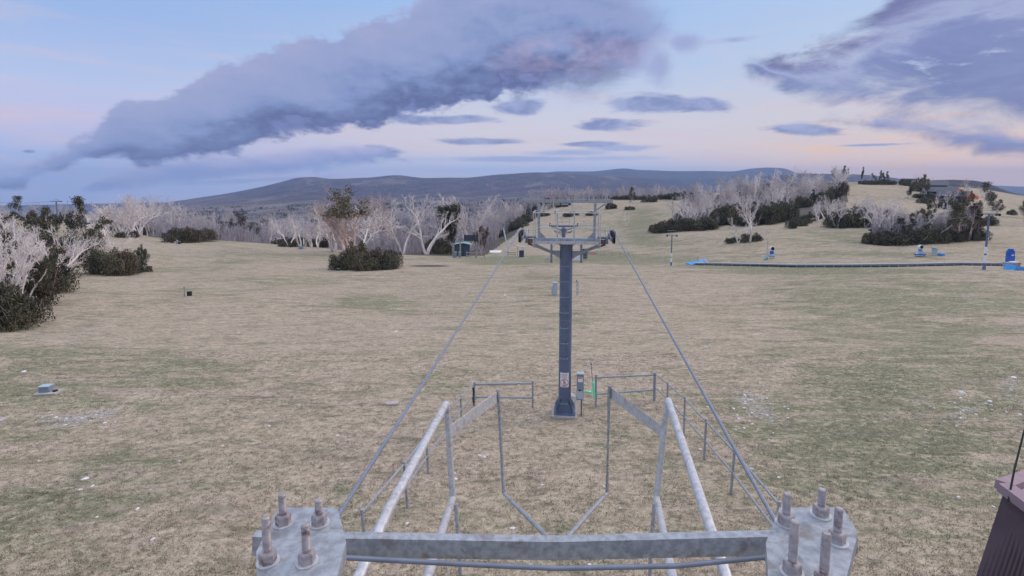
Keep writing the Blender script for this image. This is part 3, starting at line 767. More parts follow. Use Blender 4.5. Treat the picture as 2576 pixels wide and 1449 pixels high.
TPL = {}
def reg(key, H, trunk=None, crown=None, tm=None, cm=None, cname='branches'):
    e = {'H': H, 'trunk': None, 'crown': None, 'cname': cname}
    if trunk is not None: e['trunk'] = np_mesh(key + '_trunk', trunk[0], trunk[1], tm)
    if crown is not None: e['crown'] = np_mesh(key + '_crown', crown[0], crown[1], cm)
    # the same shape as one mesh, for trees too small in view to show parts
    if trunk is not None and crown is not None:
        V_, Q_ = join_arr(trunk, crown); me = np_mesh(key + '_whole', V_, Q_, tm); me.materials.append(cm)
        mi = np.zeros(len(Q_), np.int32); mi[len(trunk[1]):] = 1; me.polygons.foreach_set('material_index', mi)
        e['whole'] = me
    else: e['whole'] = e['trunk'] or e['crown']
    TPL[key] = e

def reg_dead(key, seed, mat, **kw):
    t = grow_tree(seed, **kw)
    # shed some twigs so that they thin out naturally
    keep = t.rs.uniform(size=len(t.thin)) < 0.97
    reg(key, t.H, tube_arrays(t.thick, 6), tube_arrays(t.thin[keep], 3), mat, mat, 'branches')
def leafpts(t, per, rad, zmin=0.0, frac=1.0, lvl=1, filt=None):
    P_ = []
    for p, l in t.tips:
        if l < lvl or p[2] < zmin * t.H or t.rs.uniform() > frac: continue
        if filt is not None and not filt(p): continue
        m = t.rs.integers(int(per*0.6), int(per*1.4))
        P_.append(p + t.rs.normal(size=(m, 3)) * np.array([rad, rad, rad*0.7]))
    return np.concatenate(P_)
def reg_live(key, seed, mat, lm, per=9, rad=0.3, size=0.13, zmin=0.3, frac=0.8, lvl=2, filt=None, **kw):
    t = grow_tree(seed, **kw)
    L = leaf_arrays(leafpts(t, per, rad, zmin, frac, lvl, filt), size, t.rs)
    reg(key, t.H, join_arr(tube_arrays(t.thick, 6), tube_arrays(t.thin, 3)), L, mat, lm, 'crown')
for i in range(6):
    reg_dead('dead%d' % i, 100 + i, M['bark_dead'], H=9.0, stems=[1, 2, 3, 4, 2, 3][i], spread=[0.1, 0.3, 0.4, 0.42, 0.25, 0.5][i], kids=(9, 7, 5), r0=[0.40, 0.33, 0.29, 0.25, 0.34, 0.26][i], first=0.28)
for i in range(4):       # light-limbed versions for the crowded woods
    reg_dead('thin%d' % i, 130 + i, M['bark_mid'], H=8.5, stems=[3, 2, 4, 3][i], spread=[0.35, 0.22, 0.4, 0.28][i], kids=(7, 6, 4), r0=0.17, first=0.35)
reg_dead('leaning', 151, M['bark_dead'], H=4.2, stems=3, spread=0.5, lean=(1.6, 0.2), kids=(8, 6, 3), r0=0.09, first=0.2, up=0.2)
reg_dead('deadpink', 160, M['bark_pink'], H=9.5, stems=4, spread=0.36, kids=(11, 7, 5), r0=0.27, first=0.25)
reg_live('live0', 200, M['bark_pink'], M['leaf'], H=9.0, stems=2, spread=0.25, kids=(8, 6, 4), per=16, rad=0.34, size=0.14, zmin=0.35)
reg_live('live1', 201, M['bark_dead'], M['leaf_dark'], H=9.0, stems=1, spread=0.05, kids=(9, 6, 4), per=16, rad=0.34, size=0.14, zmin=0.3)
reg_live('live2', 202, M['bark_pink'], M['leaf_brown'], H=9.0, stems=3, spread=0.3, kids=(7, 5, 4), per=14, rad=0.32, size=0.14, zmin=0.25)
reg_live('slim0', 210, M['bark_pink'], M['leaf_dark'], H=9.0, stems=2, spread=0.08, kids=(10, 6, 3), lens=(1, 0.22, 0.4, 0.5), per=14, rad=0.24, size=0.13, zmin=0.15)
reg_live('slim1', 211, M['bark_dead'], M['leaf'], H=9.0, stems=3, spread=0.14, kids=(9, 5, 3), lens=(1, 0.24, 0.4, 0.5), per=15, rad=0.26, size=0.13, zmin=0.25)
reg_live('ivy', 213, M['bark_dead'], M['leaf_dark'], H=9.0, stems=5, spread=0.24, kids=(11, 6, 4), r0=0.22, first=0.12, per=26, rad=0.32, size=0.13, zmin=0.08, filt=lambda p: p[2] < 7.2 and (p[0]**2+p[1]**2)**0.5 < 0.5+0.32*p[2])
reg_live('bigcrown', 220, M['bark_pink'], M['leaf_olive'], H=13.0, stems=5, spread=0.42, kids=(12, 7, 5), r0=0.36, first=0.2, per=11, rad=0.36, size=0.15, zmin=0.55, frac=0.5, lvl=1, filt=lambda p: (p[0]-0.4)**2 + p[1]**2 < (3.5)**2)
def reg_bush(key, seed, lm, H=3.0, W=2.0, n=6500, stems=40, size=0.085, mat=None, tall=1.0):
    rs = np.random.default_rng(seed)
    # foliage plumes: each one an upright tapering tuft
    P_ = []; segs = []
    npl = 15
    for i in range(npl):
        a = rs.uniform(0, 6.28); q = math.sqrt(rs.uniform()) * W * 0.8
        c = np.array([math.cos(a)*q, math.sin(a)*q, 0]); h = H * (1 - 0.42*(q/W)) * rs.uniform(0.62, 1.0)
        w = W * rs.uniform(0.30, 0.46)
        m = n // npl
        z = rs.uniform(0.02, 1, m) ** 0.85; th = rs.uniform(0, 6.28, m)
        prof = np.sqrt(np.clip(1 - (z*1.0)**3.2, 0, 1)) * (0.85 + 0.22*np.sin(z*7 + a*3 + 2*th))
        rr_ = w * prof * np.sqrt(rs.uniform(0.25, 1, m))
        clump = rs.normal(size=(m, 3)) * 0.07*H/3
        P_.append(np.stack([c[0] + rr_*np.cos(th), c[1] + rr_*np.sin(th), z*h], 1) + clump)
        for k in range(max(1, stems // npl)):
            b0 = c * 0.7 + rs.normal(size=3)*0.08; b0[2] = -0.15
            tip = c + np.array([rs.normal()*w*0.5, rs.normal()*w*0.5, h*rs.uniform(0.8, 1.12)])
            mid = (b0 + tip)/2 + rs.normal(size=3)*0.1
            segs += [[*b0, *mid, 0.035, 0.025], [*mid, *tip, 0.025, 0.008]]
    P_ = np.concatenate(P_); P_[:, 2] = np.abs(P_[:, 2])
    reg(key, H, tube_arrays(np.array(segs), 4), leaf_arrays(P_, size, rs), mat or M['stem'], lm, 'foliage')
    TPL[key]['W'] = W
reg_bush('bush0', 300, M['leaf_dark'], 3.0, 1.9)
reg_bush('bush1', 301, M['leaf'], 3.0, 2.1)
reg_bush('bush2', 302, M['leaf_dark'], 2.4, 2.4)
reg_bush('bush3', 303, M['leaf_brown'], 2.8, 1.8, stems=45, n=3800)
reg_bush('olive', 304, M['leaf_olive'], 3.4, 1.6, stems=45)
reg_bush('small', 305, M['leaf_dark'], 1.6, 1.7, n=1500, size=0.13)
reg_bush('small2', 306, M['leaf'], 1.8, 1.4, n=1500, size=0.13)

tree_count = [0]
def plant(key, px, row, hpx, name, label, cat='tree', group=None, wide=1.0, whole=None, rz=None, p=None):
    """stand one plant on the ground under a picture point; hpx: its height there"""
    e = TPL[key]
    p = ground_at(px, row) if p is None else p
    h = size_at(p, hpx); s = h / e['H']
    rz = random.uniform(0, 6.28) if rz is None else rz
    if whole is None: whole = hpx < 45
    tree_count[0] += 1
    if whole:
        o = bpy.data.objects.new(name, e['whole']); col.objects.link(o)
        o.location = p - Vector((0, 0, 0.05)); o.rotation_euler = (0, 0, rz); o.scale = (s*wide, s*wide, s)
        return tag(o, label, cat, group)
    o = empty(name, p - Vector((0, 0, 0.05)), rz, label, cat, group); o.scale = (s*wide, s*wide, s)
    c = bpy.data.objects.new('trunk' if e['cname'] != 'foliage' else 'stems', e['trunk']); col.objects.link(c); c.parent = o
    c = bpy.data.objects.new(e['cname'], e['crown']); col.objects.link(c); c.parent = o
    return o
DG, LG, SB = 'dead_gum_tree', 'gum_tree', 'shrub'

# --- centre clump
plant('bigcrown', 874, 641, 176, LG, 'tallest gum in the middle, pink limbs under a ragged olive brown crown', rz=0.6, wide=1.2)
plant('deadpink', 983, 634, 152, DG, 'pinkish dead gum with dense twigs just right of the tall olive crowned gum', rz=1.0, wide=0.95)
plant('dead1', 1014, 638, 150, DG, 'white forked dead gum on open grass, left of the dark green tree', rz=0.3, wide=0.8)
plant('dead4', 1074, 640, 156, DG, 'white dead gum with flared foot standing just left of the dark leafy tree', rz=2.2, wide=0.75)
plant('ivy', 1129, 638, 148, LG, 'tree with dark leafy lower crown and bare white top, behind the small hut', rz=0.5, wide=0.72)
plant('dead2', 1176, 633, 152, DG, 'tall white dead gum with upright limbs rising behind the small hut roof', rz=1.3, wide=0.85)
plant('live2', 1211, 641, 74, LG, 'short brown leaved tree beside the right post of the small hut', wide=0.6)
plant('dead3', 948, 629, 118, DG, 'grey dead gum between the olive crowned gum and the pinkish dead gum', wide=0.8)
plant('dead5', 905, 634, 118, DG, 'low spreading grey dead gum under the right side of the olive crowned gum', wide=1.1)
plant('dead2', 838, 633, 112, DG, 'low spreading grey dead gum under the left side of the olive crowned gum', wide=1.1)
plant('dead1', 727, 621, 74, DG, 'thin lone dead gum left of the grey mast with the white label', wide=0.8)
for (x, y, h, k, l) in [(805, 622, 38, 'bush0', 'dark shrub right of the yellow sign'), (835, 624, 36, 'bush2', 'broad dark shrub behind the olive plumed bush'),
        (718, 621, 17, 'small', 'tiny dark shrub at the left of the thin lone dead gum'), (737, 621, 16, 'small2', 'tiny dark shrub at the right of the thin lone dead gum'),
        (1000, 635, 42, 'bush1', 'dark shrub between the pinkish dead gum and the forked white gum'), (1040, 637, 50, 'bush0', 'dark shrub right behind the forked white gum'),
        (1058, 637, 42, 'bush2', 'dark shrub at the left foot of the flared white gum'), (1095, 638, 54, 'bush0', 'dark shrub between the flared white gum and the dark leafy tree'),
        (1118, 639, 40, 'bush1', 'dark shrub at the foot of the dark leafy tree')]:
    plant(k, x, y, h, SB, l, 'shrub', 'dark shrubs round the middle clump of gums', whole=False)
for (x, y, h, k, w, l) in [(897, 674, 88, 'olive', 0.85, 'tall yellow olive plumed bush in the middle island of shrubs'), (862, 676, 62, 'bush0', 1.0, 'dark bush at the left end of the middle island, by the small green box'),
        (882, 678, 50, 'bush1', 0.9, 'low dark bush in front of the yellow olive plumed bush'), (925, 679, 60, 'bush1', 1.0, 'dark green bush just right of the olive plumed bush'),
        (952, 676, 64, 'bush3', 1.0, 'brown tinged bush in the right half of the middle island'), (972, 677, 52, 'bush0', 1.0, 'dark bush at the right end of the middle island'),
        (988, 672, 54, 'bush3', 0.8, 'brown twiggy bush forming the right tip of the middle island')]:
    plant(k, x, y, h, 'bush', l, 'bush', 'bushes of the middle island', wide=w, whole=False)

# --- left foreground thicket
for (k, x, y, h, n, w, l, c) in [
    ('bush1', 20, 828, 122, 'bush', 0.8, 'big dark bush at the left edge, nearest of all the bushes', 'bush'),
    ('bush0', 74, 812, 98, 'bush', 0.75, 'big dark bush at the near right corner of the left thicket', 'bush'),
    ('bush2', -45, 815, 130, 'bush', 0.8, 'dark bush half cut off by the left edge of the view', 'bush'),
    ('bush3', 92, 765, 150, 'bush', 0.62, 'tall brown green bush with pale stems behind the near dark bushes', 'bush'),
    ('bush0', 132, 735, 105, 'bush', 0.75, 'dark bush below the bare white branches of the left thicket', 'bush'),
    ('bush2', 45, 770, 110, 'bush', 0.7, 'dark bush deep in the left thicket beneath dead white stems', 'bush'),
    ('bush0', 152, 700, 88, 'bush', 0.75, 'dark bush at the far right corner of the left thicket', 'bush'),
    ('slim1', 72, 775, 195, LG, 0.55, 'slender leafy gum with brown crown in the middle of the left thicket', 'tree'),
    ('dead3', 14, 800, 250, DG, 0.62, 'tallest dead white gum at the left edge with many upright stems', 'tree'),
    ('dead2', 48, 780, 205, DG, 0.6, 'dead white gum next to the slender leafy gum of the left thicket', 'tree'),
    ('dead1', 5, 740, 205, DG, 0.8, 'tall dead gum with a single forked trunk at the left edge, in the back row', 'tree'),
    ('dead0', 96, 690, 130, DG, 0.9, 'straight pale dead gum in the back row of the left thicket', 'tree'),
    ('dead2', 60, 660, 120, DG, 0.9, 'broad dead gum at the very back of the left thicket', 'tree'),
    ('dead3', 40, 745, 180, DG, 0.7, 'dead gum deep in the left thicket, white stems fanning upward', 'tree'),
    ('dead5', 78, 700, 120, DG, 0.9, 'low dead gum in the back of the left thicket below the far field', 'tree'),
    ('dead3', 176, 690, 118, DG, 0.8, 'dead gum at the back right corner of the left thicket', 'tree'),
    ('dead2', 228, 655, 88, DG, 1.0, 'dead gum between the left thicket and the small shrub island', 'tree'),
    ('dead5', -30, 800, 215, DG, 0.7, 'dead gum on the very edge of the view at left', 'tree'),
    ('dead1', 118, 730, 175, DG, 0.6, 'dead gum with pale pink trunk at the right side of the left thicket', 'tree'),
    ('dead4', 148, 712, 150, DG, 0.7, 'dead gum whose white limbs reach out right over the grass', 'tree'),
    ('dead3', 95, 745, 160, DG, 0.6, 'thin stemmed dead gum right of the slender leafy gum', 'tree'),
    ('leaning', 128, 712, 62, 'fallen_branch', 1.3, 'bare white fallen branches spread at the foot of the left thicket', 'branch'),
    ('leaning', 88, 775, 48, 'fallen_branch', 1.4, 'small white fallen branches lying above the near dark bushes', 'branch'),
    ('slim1', 172, 672, 152, LG, 0.8, 'leafy tree with rounded olive top right of the left thicket', 'tree'),
    ('live1', 213, 660, 162, LG, 0.62, 'tall dark gum with tufted tops rising above the left skyline', 'tree'),
    ('slim0', 103, 668, 138, LG, 0.7, 'narrow dark leafy tree standing against the far left field', 'tree'),
    ('bush0', 190, 668, 98, 'bush', 0.7, 'dark bush at the foot of the olive topped tree', 'bush'),
    ('bush1', 222, 662, 92, 'bush', 0.75, 'dark bush under the tall tuft topped gum', 'bush'),
    ('small', 207, 665, 20, 'bush', 1.0, 'low dark bush on the grass edge right of the left thicket', 'bush'),
    ('slim0', 12, 640, 95, LG, 0.9, 'dark leafy tree behind the thicket near the left edge', 'tree'),
    ('slim1', 62, 632, 100, LG, 0.7, 'brownish leafy tree behind the left thicket, under the far skyline', 'tree'),
    ('bush0', 35, 640, 70, 'bush', 0.9, 'dark bush behind the thicket, left of the pale far field', 'bush'),
    ('bush0', 262, 688, 76, 'bush', 0.8, 'dark bush at the left end of the small island of shrubs', 'bush'),
    ('bush1', 292, 691, 80, 'bush', 0.8, 'dark bush in the middle of the small island of shrubs at left', 'bush'),
    ('bush3', 316, 690, 76, 'bush', 0.75, 'brown green bush with many stems right of centre in the small shrub island', 'bush'),
    ('bush0', 338, 682, 68, 'bush', 0.7, 'dark bush at the right end of the small island of shrubs', 'bush'),
    ('small', 357, 685, 22, 'bush', 1.0, 'low spreading shrub between the small island and the lone sapling', 'bush'),
    ('live0', 371, 681, 67, 'sapling', 0.55, 'lone sapling with tufted dark head right of the small shrub island', 'tree'),
    ('dead5', 262, 665, 92, DG, 1.0, 'fan shaped dead gum arching over the small shrub island from the left', 'tree'),
    ('leaning', 250, 672, 50, 'fallen_branch', -1.5, 'white branches leaning left out of the small shrub island', 'branch'),
    ('dead2', 302, 597, 88, DG, 1.0, 'fan branched dead gum on the left field edge', 'tree'),
    ('dead1', 331, 597, 92, DG, 0.7, 'dead gum with a thick pink white trunk on the left field edge', 'tree'),
    ('small', 318, 598, 24, 'bush', 0.9, 'dark shrub between the two dead gums of the left field edge', 'bush'),
    ('small2', 338, 597, 20, 'bush', 1.0, 'dark shrub right of the thick trunked dead gum at left', 'bush'),
]:
    plant(k, x, y, h, n, l, c, 'plants of the left thickets', wide=w, whole=False)

# --- left field edge, bushes and trees far off
for (x, y, h, k, l) in [(437, 609, 46, 'bush0', 'leftmost bush of the oval clump on the left field'), (462, 610, 48, 'bush1', 'tall middle bush of the oval clump on the left field'), (487, 610, 44, 'bush3', 'brown stemmed bush of the oval clump on the left field'), (510, 607, 38, 'bush2', 'rightmost bush of the oval clump on the left field')]:
    plant(k, x, y, h, 'bush', l, 'bush', 'bushes of the oval clump on the left field')
for (x, y, h, k, l) in [(597, 604, 52, 'live0', 'small crooked gum just right of the slim grey lift pole'), (622, 607, 72, 'live2', 'dark crowned gum with pale trunk on the left field edge'), (566, 600, 44, 'live1', 'small dark gum close to the slim grey lift pole'), (650, 610, 48, 'live0', 'dark gum at the right end of the field edge hedge')]:
    plant(k, x, y, h, LG, l, 'tree', None, whole=False)
hedge = 'row of dark shrubs along the left field edge'
xs = list(np.arange(342, 424, 9.5)) + list(np.arange(526, 790, 10.5))
for i, x in enumerate(xs):
    y = np.interp(x, [342, 424, 526, 640, 745, 790], [581, 590, 598, 606, 618, 621]) + random.uniform(-1, 1)
    plant(random.choice(['small', 'small2', 'bush2']), x, y, random.uniform(17, 27), SB, 'dark shrub in the long row that edges the left field', 'shrub', hedge)
# dead gums scattered as named stands: (label, group, polygon, number, height range, templates)
def in_poly(x, y, P_):
    c = False
    for i in range(len(P_)):
        x1, y1 = P_[i]; x2, y2 = P_[(i+1) % len(P_)]
        if (y1 > y) != (y2 > y) and x < (x2-x1)*(y-y1)/(y2-y1)+x1: c = not c
    return c
def stand(name, label, cat, group, poly, n, hr, keys, wide=(0.7, 1.0), sep=7):
    xs_ = [p[0] for p in poly]; ys_ = [p[1] for p in poly]; got = []; tries = 0
    while len(got) < n and tries < 4000:
        tries += 1
        x, y = random.uniform(min(xs_), max(xs_)), random.uniform(min(ys_), max(ys_))
        if not in_poly(x, y, poly) or any(abs(x-a) < sep and abs(y-b_) < sep*0.4 for a, b_ in got): continue
        got.append((x, y))
        plant(random.choice(keys), x, y, random.uniform(*hr), name, label, cat, group, wide=random.uniform(*wide), whole=True)
TH4 = ['thin0', 'thin1', 'thin2', 'thin3']
stand(DG, 'bare grey dead gum in the far stand on the left skyline', 'tree', 'dead gums on the left skyline', [(-20, 552), (240, 553), (240, 562), (-20, 560)], 22, (34, 52), TH4, sep=6)
stand(SB, 'dark shrub under the dead gums of the left skyline', 'shrub', 'shrubs on the left skyline', [(-20, 553), (240, 554), (240, 560), (-20, 560)], 14, (18, 30), ['small', 'small2', 'slim0'], (0.8, 1.2), sep=8)
plant('live1', 42, 556, 62, LG, 'dark gum with tufted top standing on the left skyline', 'tree')
stand(DG, 'pinkish grey dead gum in the stand behind the left hedge', 'tree', 'dead gums behind the left hedge', [(235, 590), (330, 584), (430, 588), (430, 594), (235, 602)], 20, (78, 104), TH4 + ['dead2', 'dead5'], sep=8)
stand(DG, 'pale dead gum in the strip of wood just beyond the left field', 'tree', 'dead gums beyond the left field', [(420, 590), (560, 597), (700, 611), (830, 622), (830, 628), (560, 603), (420, 597)], 34, (50, 84), TH4 + ['dead1', 'dead2'], sep=7)
stand(DG, 'pale dead gum in the wood on the slope left of the lift tower head', 'tree', 'dead gums left of the tower head', [(1195, 618), (1222, 606), (1262, 590), (1300, 572), (1335, 556), (1340, 548), (1290, 560), (1240, 580), (1190, 600)], 30, (46, 66), TH4 + ['dead2'], sep=6)
stand(SB, 'dark shrub at the lower edge of the wood left of the tower head', 'shrub', 'shrubs left of the tower head', [(1195, 620), (1222, 609), (1262, 594), (1300, 576), (1335, 560), (1335, 553), (1240, 588), (1190, 608)], 18, (18, 30), ['small', 'small2', 'bush2'], (0.8, 1.2), sep=7)
# --- middle ridge behind the tower head
for (k, x, y, h, n, w, l, c) in [
    ('live1', 1586, 525, 53, LG, 0.85, 'lone dark crowned gum with bare trunk on the slope right of the tower head', 'tree'),
    ('small', 1584, 528, 13, SB, 1.0, 'low shrub at the foot of the lone dark crowned gum', 'shrub'),
    ('small2', 1535, 525, 18, SB, 1.2, 'dark round shrub just right of the end of the top beam', 'shrub'),
    ('small', 1631, 508, 21, SB, 1.0, 'dark shrub with bare twigs near the ridge, right of the lone gum', 'shrub'),
    ('dead1', 1576, 567, 30, 'dead_sapling', 0.7, 'tiny bare dead sapling alone on the pale slope right of the tower head', 'tree'),
    ('dead2', 1444, 541, 44, DG, 0.8, 'dead gum seen through the frame above the tower platform', 'tree'),
    ('small', 1438, 543, 12, SB, 1.8, 'low dark shrub at the foot of the dead gum inside the frame', 'shrub'),
    ('small2', 1487, 542, 12, SB, 1.8, 'low dark shrub behind the right post of the tower frame', 'shrub'),
    ('dead3', 1362, 543, 40, DG, 0.9, 'dead gum just right of the left post of the tower frame', 'tree'),
    ('small', 1366, 544, 13, SB, 1.4, 'dark shrub just right of the left post of the tower frame', 'shrub'),
    ('small', 1378, 520, 10, SB, 1.2, 'small dark shrub near the ski hut behind the top beam', 'shrub'),
    ('small', 1412, 521, 8, SB, 2.0, 'low dark shrub in front of the white roofed ski hut', 'shrub'),
]: plant(k, x, y, h, n, l, c, None, wide=w)
for i, x in enumerate(np.arange(1543, 1622, 8.5)):
    plant(random.choice(['small', 'small2']), x, 502, random.uniform(8, 13), SB, 'dark shrub in the hedge along the crest behind the lone gum', 'shrub', 'crest hedge left part', wide=1.1)
for i, x in enumerate(np.arange(1648, 1722, 8)):
    plant(random.choice(['small', 'small2']), x, 501, np.interp(x, [1648, 1722], [12, 24])*random.uniform(0.85, 1.15), SB, 'dark shrub in the rising hedge on the crest left of the right wood', 'shrub', 'crest hedge right part', wide=0.9)
stand(DG, 'pale grey dead gum in the line of wood on the middle crest', 'tree', 'dead gums on the middle crest', [(1340, 505), (1500, 500), (1730, 496), (1730, 501), (1340, 511)], 34, (26, 40), TH4, (0.8, 1.1), sep=6)
# --- right wood
for (k, x, y, h, n, w, l, c) in [
    ('dead1', 1886, 609, 126, DG, 0.72, 'tallest white dead gum standing clear in front of the right wood', 'tree'),
    ('dead4', 1858, 611, 66, DG, 0.8, 'small leaning white dead gum left of the tall clear standing one', 'tree'),
    ('dead1', 1915, 603, 42, DG, 0.7, 'short white dead gum right of the tall clear standing one', 'tree'),
    ('small', 1846, 611, 19, SB, 1.0, 'dark shrub at the left foot of the clear standing dead gums', 'shrub'),
    ('small2', 1873, 609, 26, SB, 0.9, 'dark shrub between the two clear standing dead gums', 'shrub'),
    ('small', 1903, 605, 24, SB, 0.9, 'dark shrub at the foot of the short white dead gum', 'shrub'),
    ('dead2', 2233, 606, 116, DG, 0.75, 'tall pale dead gum in front of the low wood at right', 'tree'),
    ('slim1', 2355, 609, 96, LG, 0.85, 'round topped olive gum left of the pair of tall dark gums', 'tree'),
    ('live0', 2407, 607, 124, LG, 0.6, 'tallest dark gum of the low right wood, below the orange gables', 'tree'),
    ('live2', 2437, 606, 100, LG, 0.6, 'brown green gum beside the tall lift pole, left of it', 'tree'),
    ('live2', 2458, 603, 60, LG, 0.6, 'short brown gum at the right end of the low right wood', 'tree'),
    ('slim0', 2280, 607, 72, LG, 0.8, 'dark gum with bare top in the middle of the low right wood', 'tree'),
    ('dead3', 2300, 606, 88, DG, 0.7, 'grey dead gum behind the dark gum in the low right wood', 'tree'),
    ('live1', 2476, 556, 96, LG, 0.6, 'big dark gum on the slope right of the orange gabled lodge', 'tree'),
    ('live2', 2508, 542, 40, LG, 1.0, 'rounded brown gum right of the big dark gum by the lodge', 'tree'),
    ('small2', 2546, 541, 17, SB, 0.8, 'small lone dark shrub on the bare slope near the right edge', 'shrub'),
    ('live0', 2571, 565, 72, LG, 0.6, 'dark gum cut by the right edge of the view', 'tree'),
    ('bush0', 2482, 566, 32, SB, 1.1, 'dark shrub behind the top of the tall lift pole', 'shrub'),
    ('thin1', 2360, 528, 46, DG, 0.8, 'thin grey dead gum in front of the left part of the lodge', 'tree'),
    ('thin3', 2384, 530, 58, DG, 0.7, 'thin grey dead gum in front of the middle of the lodge', 'tree'),
    ('slim1', 2395, 528, 44, LG, 0.6, 'small leafy tree in front of the lodge, left of the orange gables', 'tree'),
    ('slim0', 2446, 520, 40, LG, 0.6, 'small dark tree right of the lower orange gable', 'tree'),
    ('slim0', 2283, 500, 34, LG, 1.2, 'round dark tree on the pale slope below the grey shed', 'tree'),
    ('slim1', 2325, 497, 58, LG, 0.7, 'tall tree between the grey shed and the big lodge', 'tree'),
    ('slim0', 2117, 461, 44, LG, 0.7, 'bristly dark tree with several tops on the hill crest, left end', 'tree'),
    ('slim1', 2103, 461, 38, LG, 0.6, 'thin bristly tree at the left of the crest group', 'tree'),
    ('slim0', 2128, 462, 38, LG, 0.5, 'thin bristly tree at the right of the crest group', 'tree'),
    ('slim0', 2166, 462, 42, LG, 0.45, 'narrow pole like tree alone on the hill crest', 'tree'),
    ('thin1', 2182, 462, 30, DG, 0.7, 'bare little tree just right of the pole like tree on the crest', 'tree'),
    ('slim1', 2208, 463, 34, LG, 0.6, 'left one of two dark trees rising out of the crest hedge', 'tree'),
    ('slim0', 2231, 463, 32, LG, 0.9, 'right one of two dark trees rising out of the crest hedge', 'tree'),
    ('small2', 2271, 465, 19, SB, 0.9, 'dark pointed shrub just left of the grey shed', 'shrub'),
    ('thin1', 2310, 465, 30, DG, 0.8, 'bare leaning dead tree above the grey shed roof', 'tree'),
]: plant(k, x, y, h, n, l, c, None, wide=w, whole=(h < 36))
for i, x in enumerate(np.arange(2176, 2250, 8)):
    plant(random.choice(['small', 'small2']), x, 464, random.uniform(11, 16), SB, 'dark shrub in the hedge on the right hill crest', 'shrub', 'hill crest hedge', wide=1.0)
def bushrow(pts, label, group, hr, keys=('bush0', 'bush1', 'bush2'), wide=(0.8, 1.1)):
    for (x, y) in pts: plant(random.choice(keys), x, y, random.uniform(*hr), SB, label, 'shrub', group, wide=random.uniform(*wide), whole=True)
bushrow([(1650, 584), (1664, 585), (1678, 583), (1694, 581), (1710, 581), (1726, 579), (1742, 579), (1758, 577), (1774, 577), (1786, 575)], 'dark shrub along the near left edge of the right wood', 'near left shrubs of the right wood', (30, 42))
bushrow([(1796, 564), (1812, 563), (1828, 562), (1842, 562), (1860, 565), (1880, 568), (1900, 567), (1920, 564), (1938, 560), (1956, 556), (1970, 550), (1944, 558), (1925, 562)], 'dark shrub in the middle edge of the right wood, behind the clear standing gum', 'middle shrubs of the right wood', (38, 62), ('bush0', 'bush1', 'slim0'))
bushrow([(1980, 524), (1998, 522), (2014, 521), (2030, 519), (2046, 516), (2062, 513), (2078, 508), (2092, 502), (2104, 496), (2116, 490), (2122, 482), (2086, 504), (2110, 492)], 'dark shrub along the upper edge of the right wood under the crest', 'upper shrubs of the right wood', (22, 42), ('bush0', 'bush1', 'bush3', 'slim0'), (0.7, 0.95))
bushrow([(1990, 574), (2006, 568), (2022, 562), (2038, 556), (2052, 550), (2064, 545)], 'dark shrub in the separate row slanting up the slope right of the wood', 'slanting shrub row', (24, 34))
bushrow([(2098, 573), (2112, 572), (2126, 570), (2142, 569), (2158, 568), (2174, 567), (2190, 566), (2202, 566), (2178, 560)], 'dark shrub in the thicket left of the low right wood', 'thicket left of the low right wood', (40, 64), ('bush0', 'bush1', 'bush2'), (0.7, 1.0))
bushrow([(2190, 613), (2206, 615), (2222, 616), (2240, 616), (2258, 615), (2276, 614), (2294, 613), (2312, 612), (2330, 612), (2348, 611), (2366, 610), (2384, 607), (2402, 607), (2420, 606), (2440, 605), (2454, 603)], 'dark shrub along the front edge of the low right wood', 'front shrubs of the low right wood', (30, 46), ('bush0', 'bush1', 'bush2', 'bush3'), (0.8, 1.1))
stand(DG, 'bare pale dead gum in the left part of the right wood', 'tree', 'dead gums in the left part of the right wood', [(1690, 578), (1790, 572), (1850, 560), (1850, 520), (1760, 510), (1720, 540)], 26, (56, 84), TH4 + ['dead2', 'dead3'], sep=8)
stand(DG, 'bare pale dead gum in the middle of the right wood', 'tree', 'dead gums in the middle of the right wood', [(1850, 562), (1970, 552), (2000, 520), (1960, 490), (1850, 500)], 26, (52, 78), TH4 + ['dead2', 'dead1'], sep=9)
stand(DG, 'bare grey dead gum in the upper part of the right wood near the crest', 'tree', 'dead gums in the upper right wood', [(1760, 500), (1860, 480), (2000, 472), (2100, 470), (2120, 488), (2060, 512), (1980, 518), (1850, 500)], 34, (36, 58), TH4, sep=9)
stand(DG, 'tall bare dead gum at the upper right end of the right wood', 'tree', 'dead gums at the upper right end of the right wood', [(2000, 524), (2060, 514), (2125, 484), (2120, 466), (2060, 478), (1990, 500)], 18, (44, 66), TH4 + ['dead1', 'dead2'], (0.7, 1.0), sep=8)
stand(DG, 'bare grey dead gum among the slanting shrub row', 'tree', 'dead gums on the slanting row', [(2000, 570), (2070, 542), (2090, 560), (2080, 568)], 5, (48, 76), ['dead1', 'dead4', 'thin0'], sep=10)
stand(DG, 'bare grey dead gum in the thicket left of the low right wood', 'tree', 'dead gums left of the low right wood', [(2100, 570), (2205, 564), (2210, 575), (2110, 578)], 7, (60, 84), ['dead1', 'dead2', 'thin3'], sep=10)
stand(DG, 'small bare tree on the right hill crest round the shed and lodge', 'tree', 'bare trees round the shed and lodge', [(2250, 466), (2330, 470), (2430, 478), (2500, 500), (2500, 508), (2400, 488), (2250, 472)], 14, (18, 34), TH4, sep=10)
stand(SB, 'dark shrub on the right hill round the lodge', 'shrub', 'shrubs round the lodge', [(2260, 466), (2330, 470), (2350, 512), (2440, 520), (2420, 530), (2330, 524), (2300, 480)], 12, (14, 30), ['small', 'small2', 'slim0'], (0.8, 1.2), sep=10)
stand(DG, 'bare grey dead gum scattered in the low right wood', 'tree', 'dead gums of the low right wood', [(2210, 610), (2440, 602), (2440, 590), (2210, 596)], 9, (60, 92), ['dead1', 'dead2', 'thin1', 'thin3'], sep=12)
print('plants', tree_count[0])

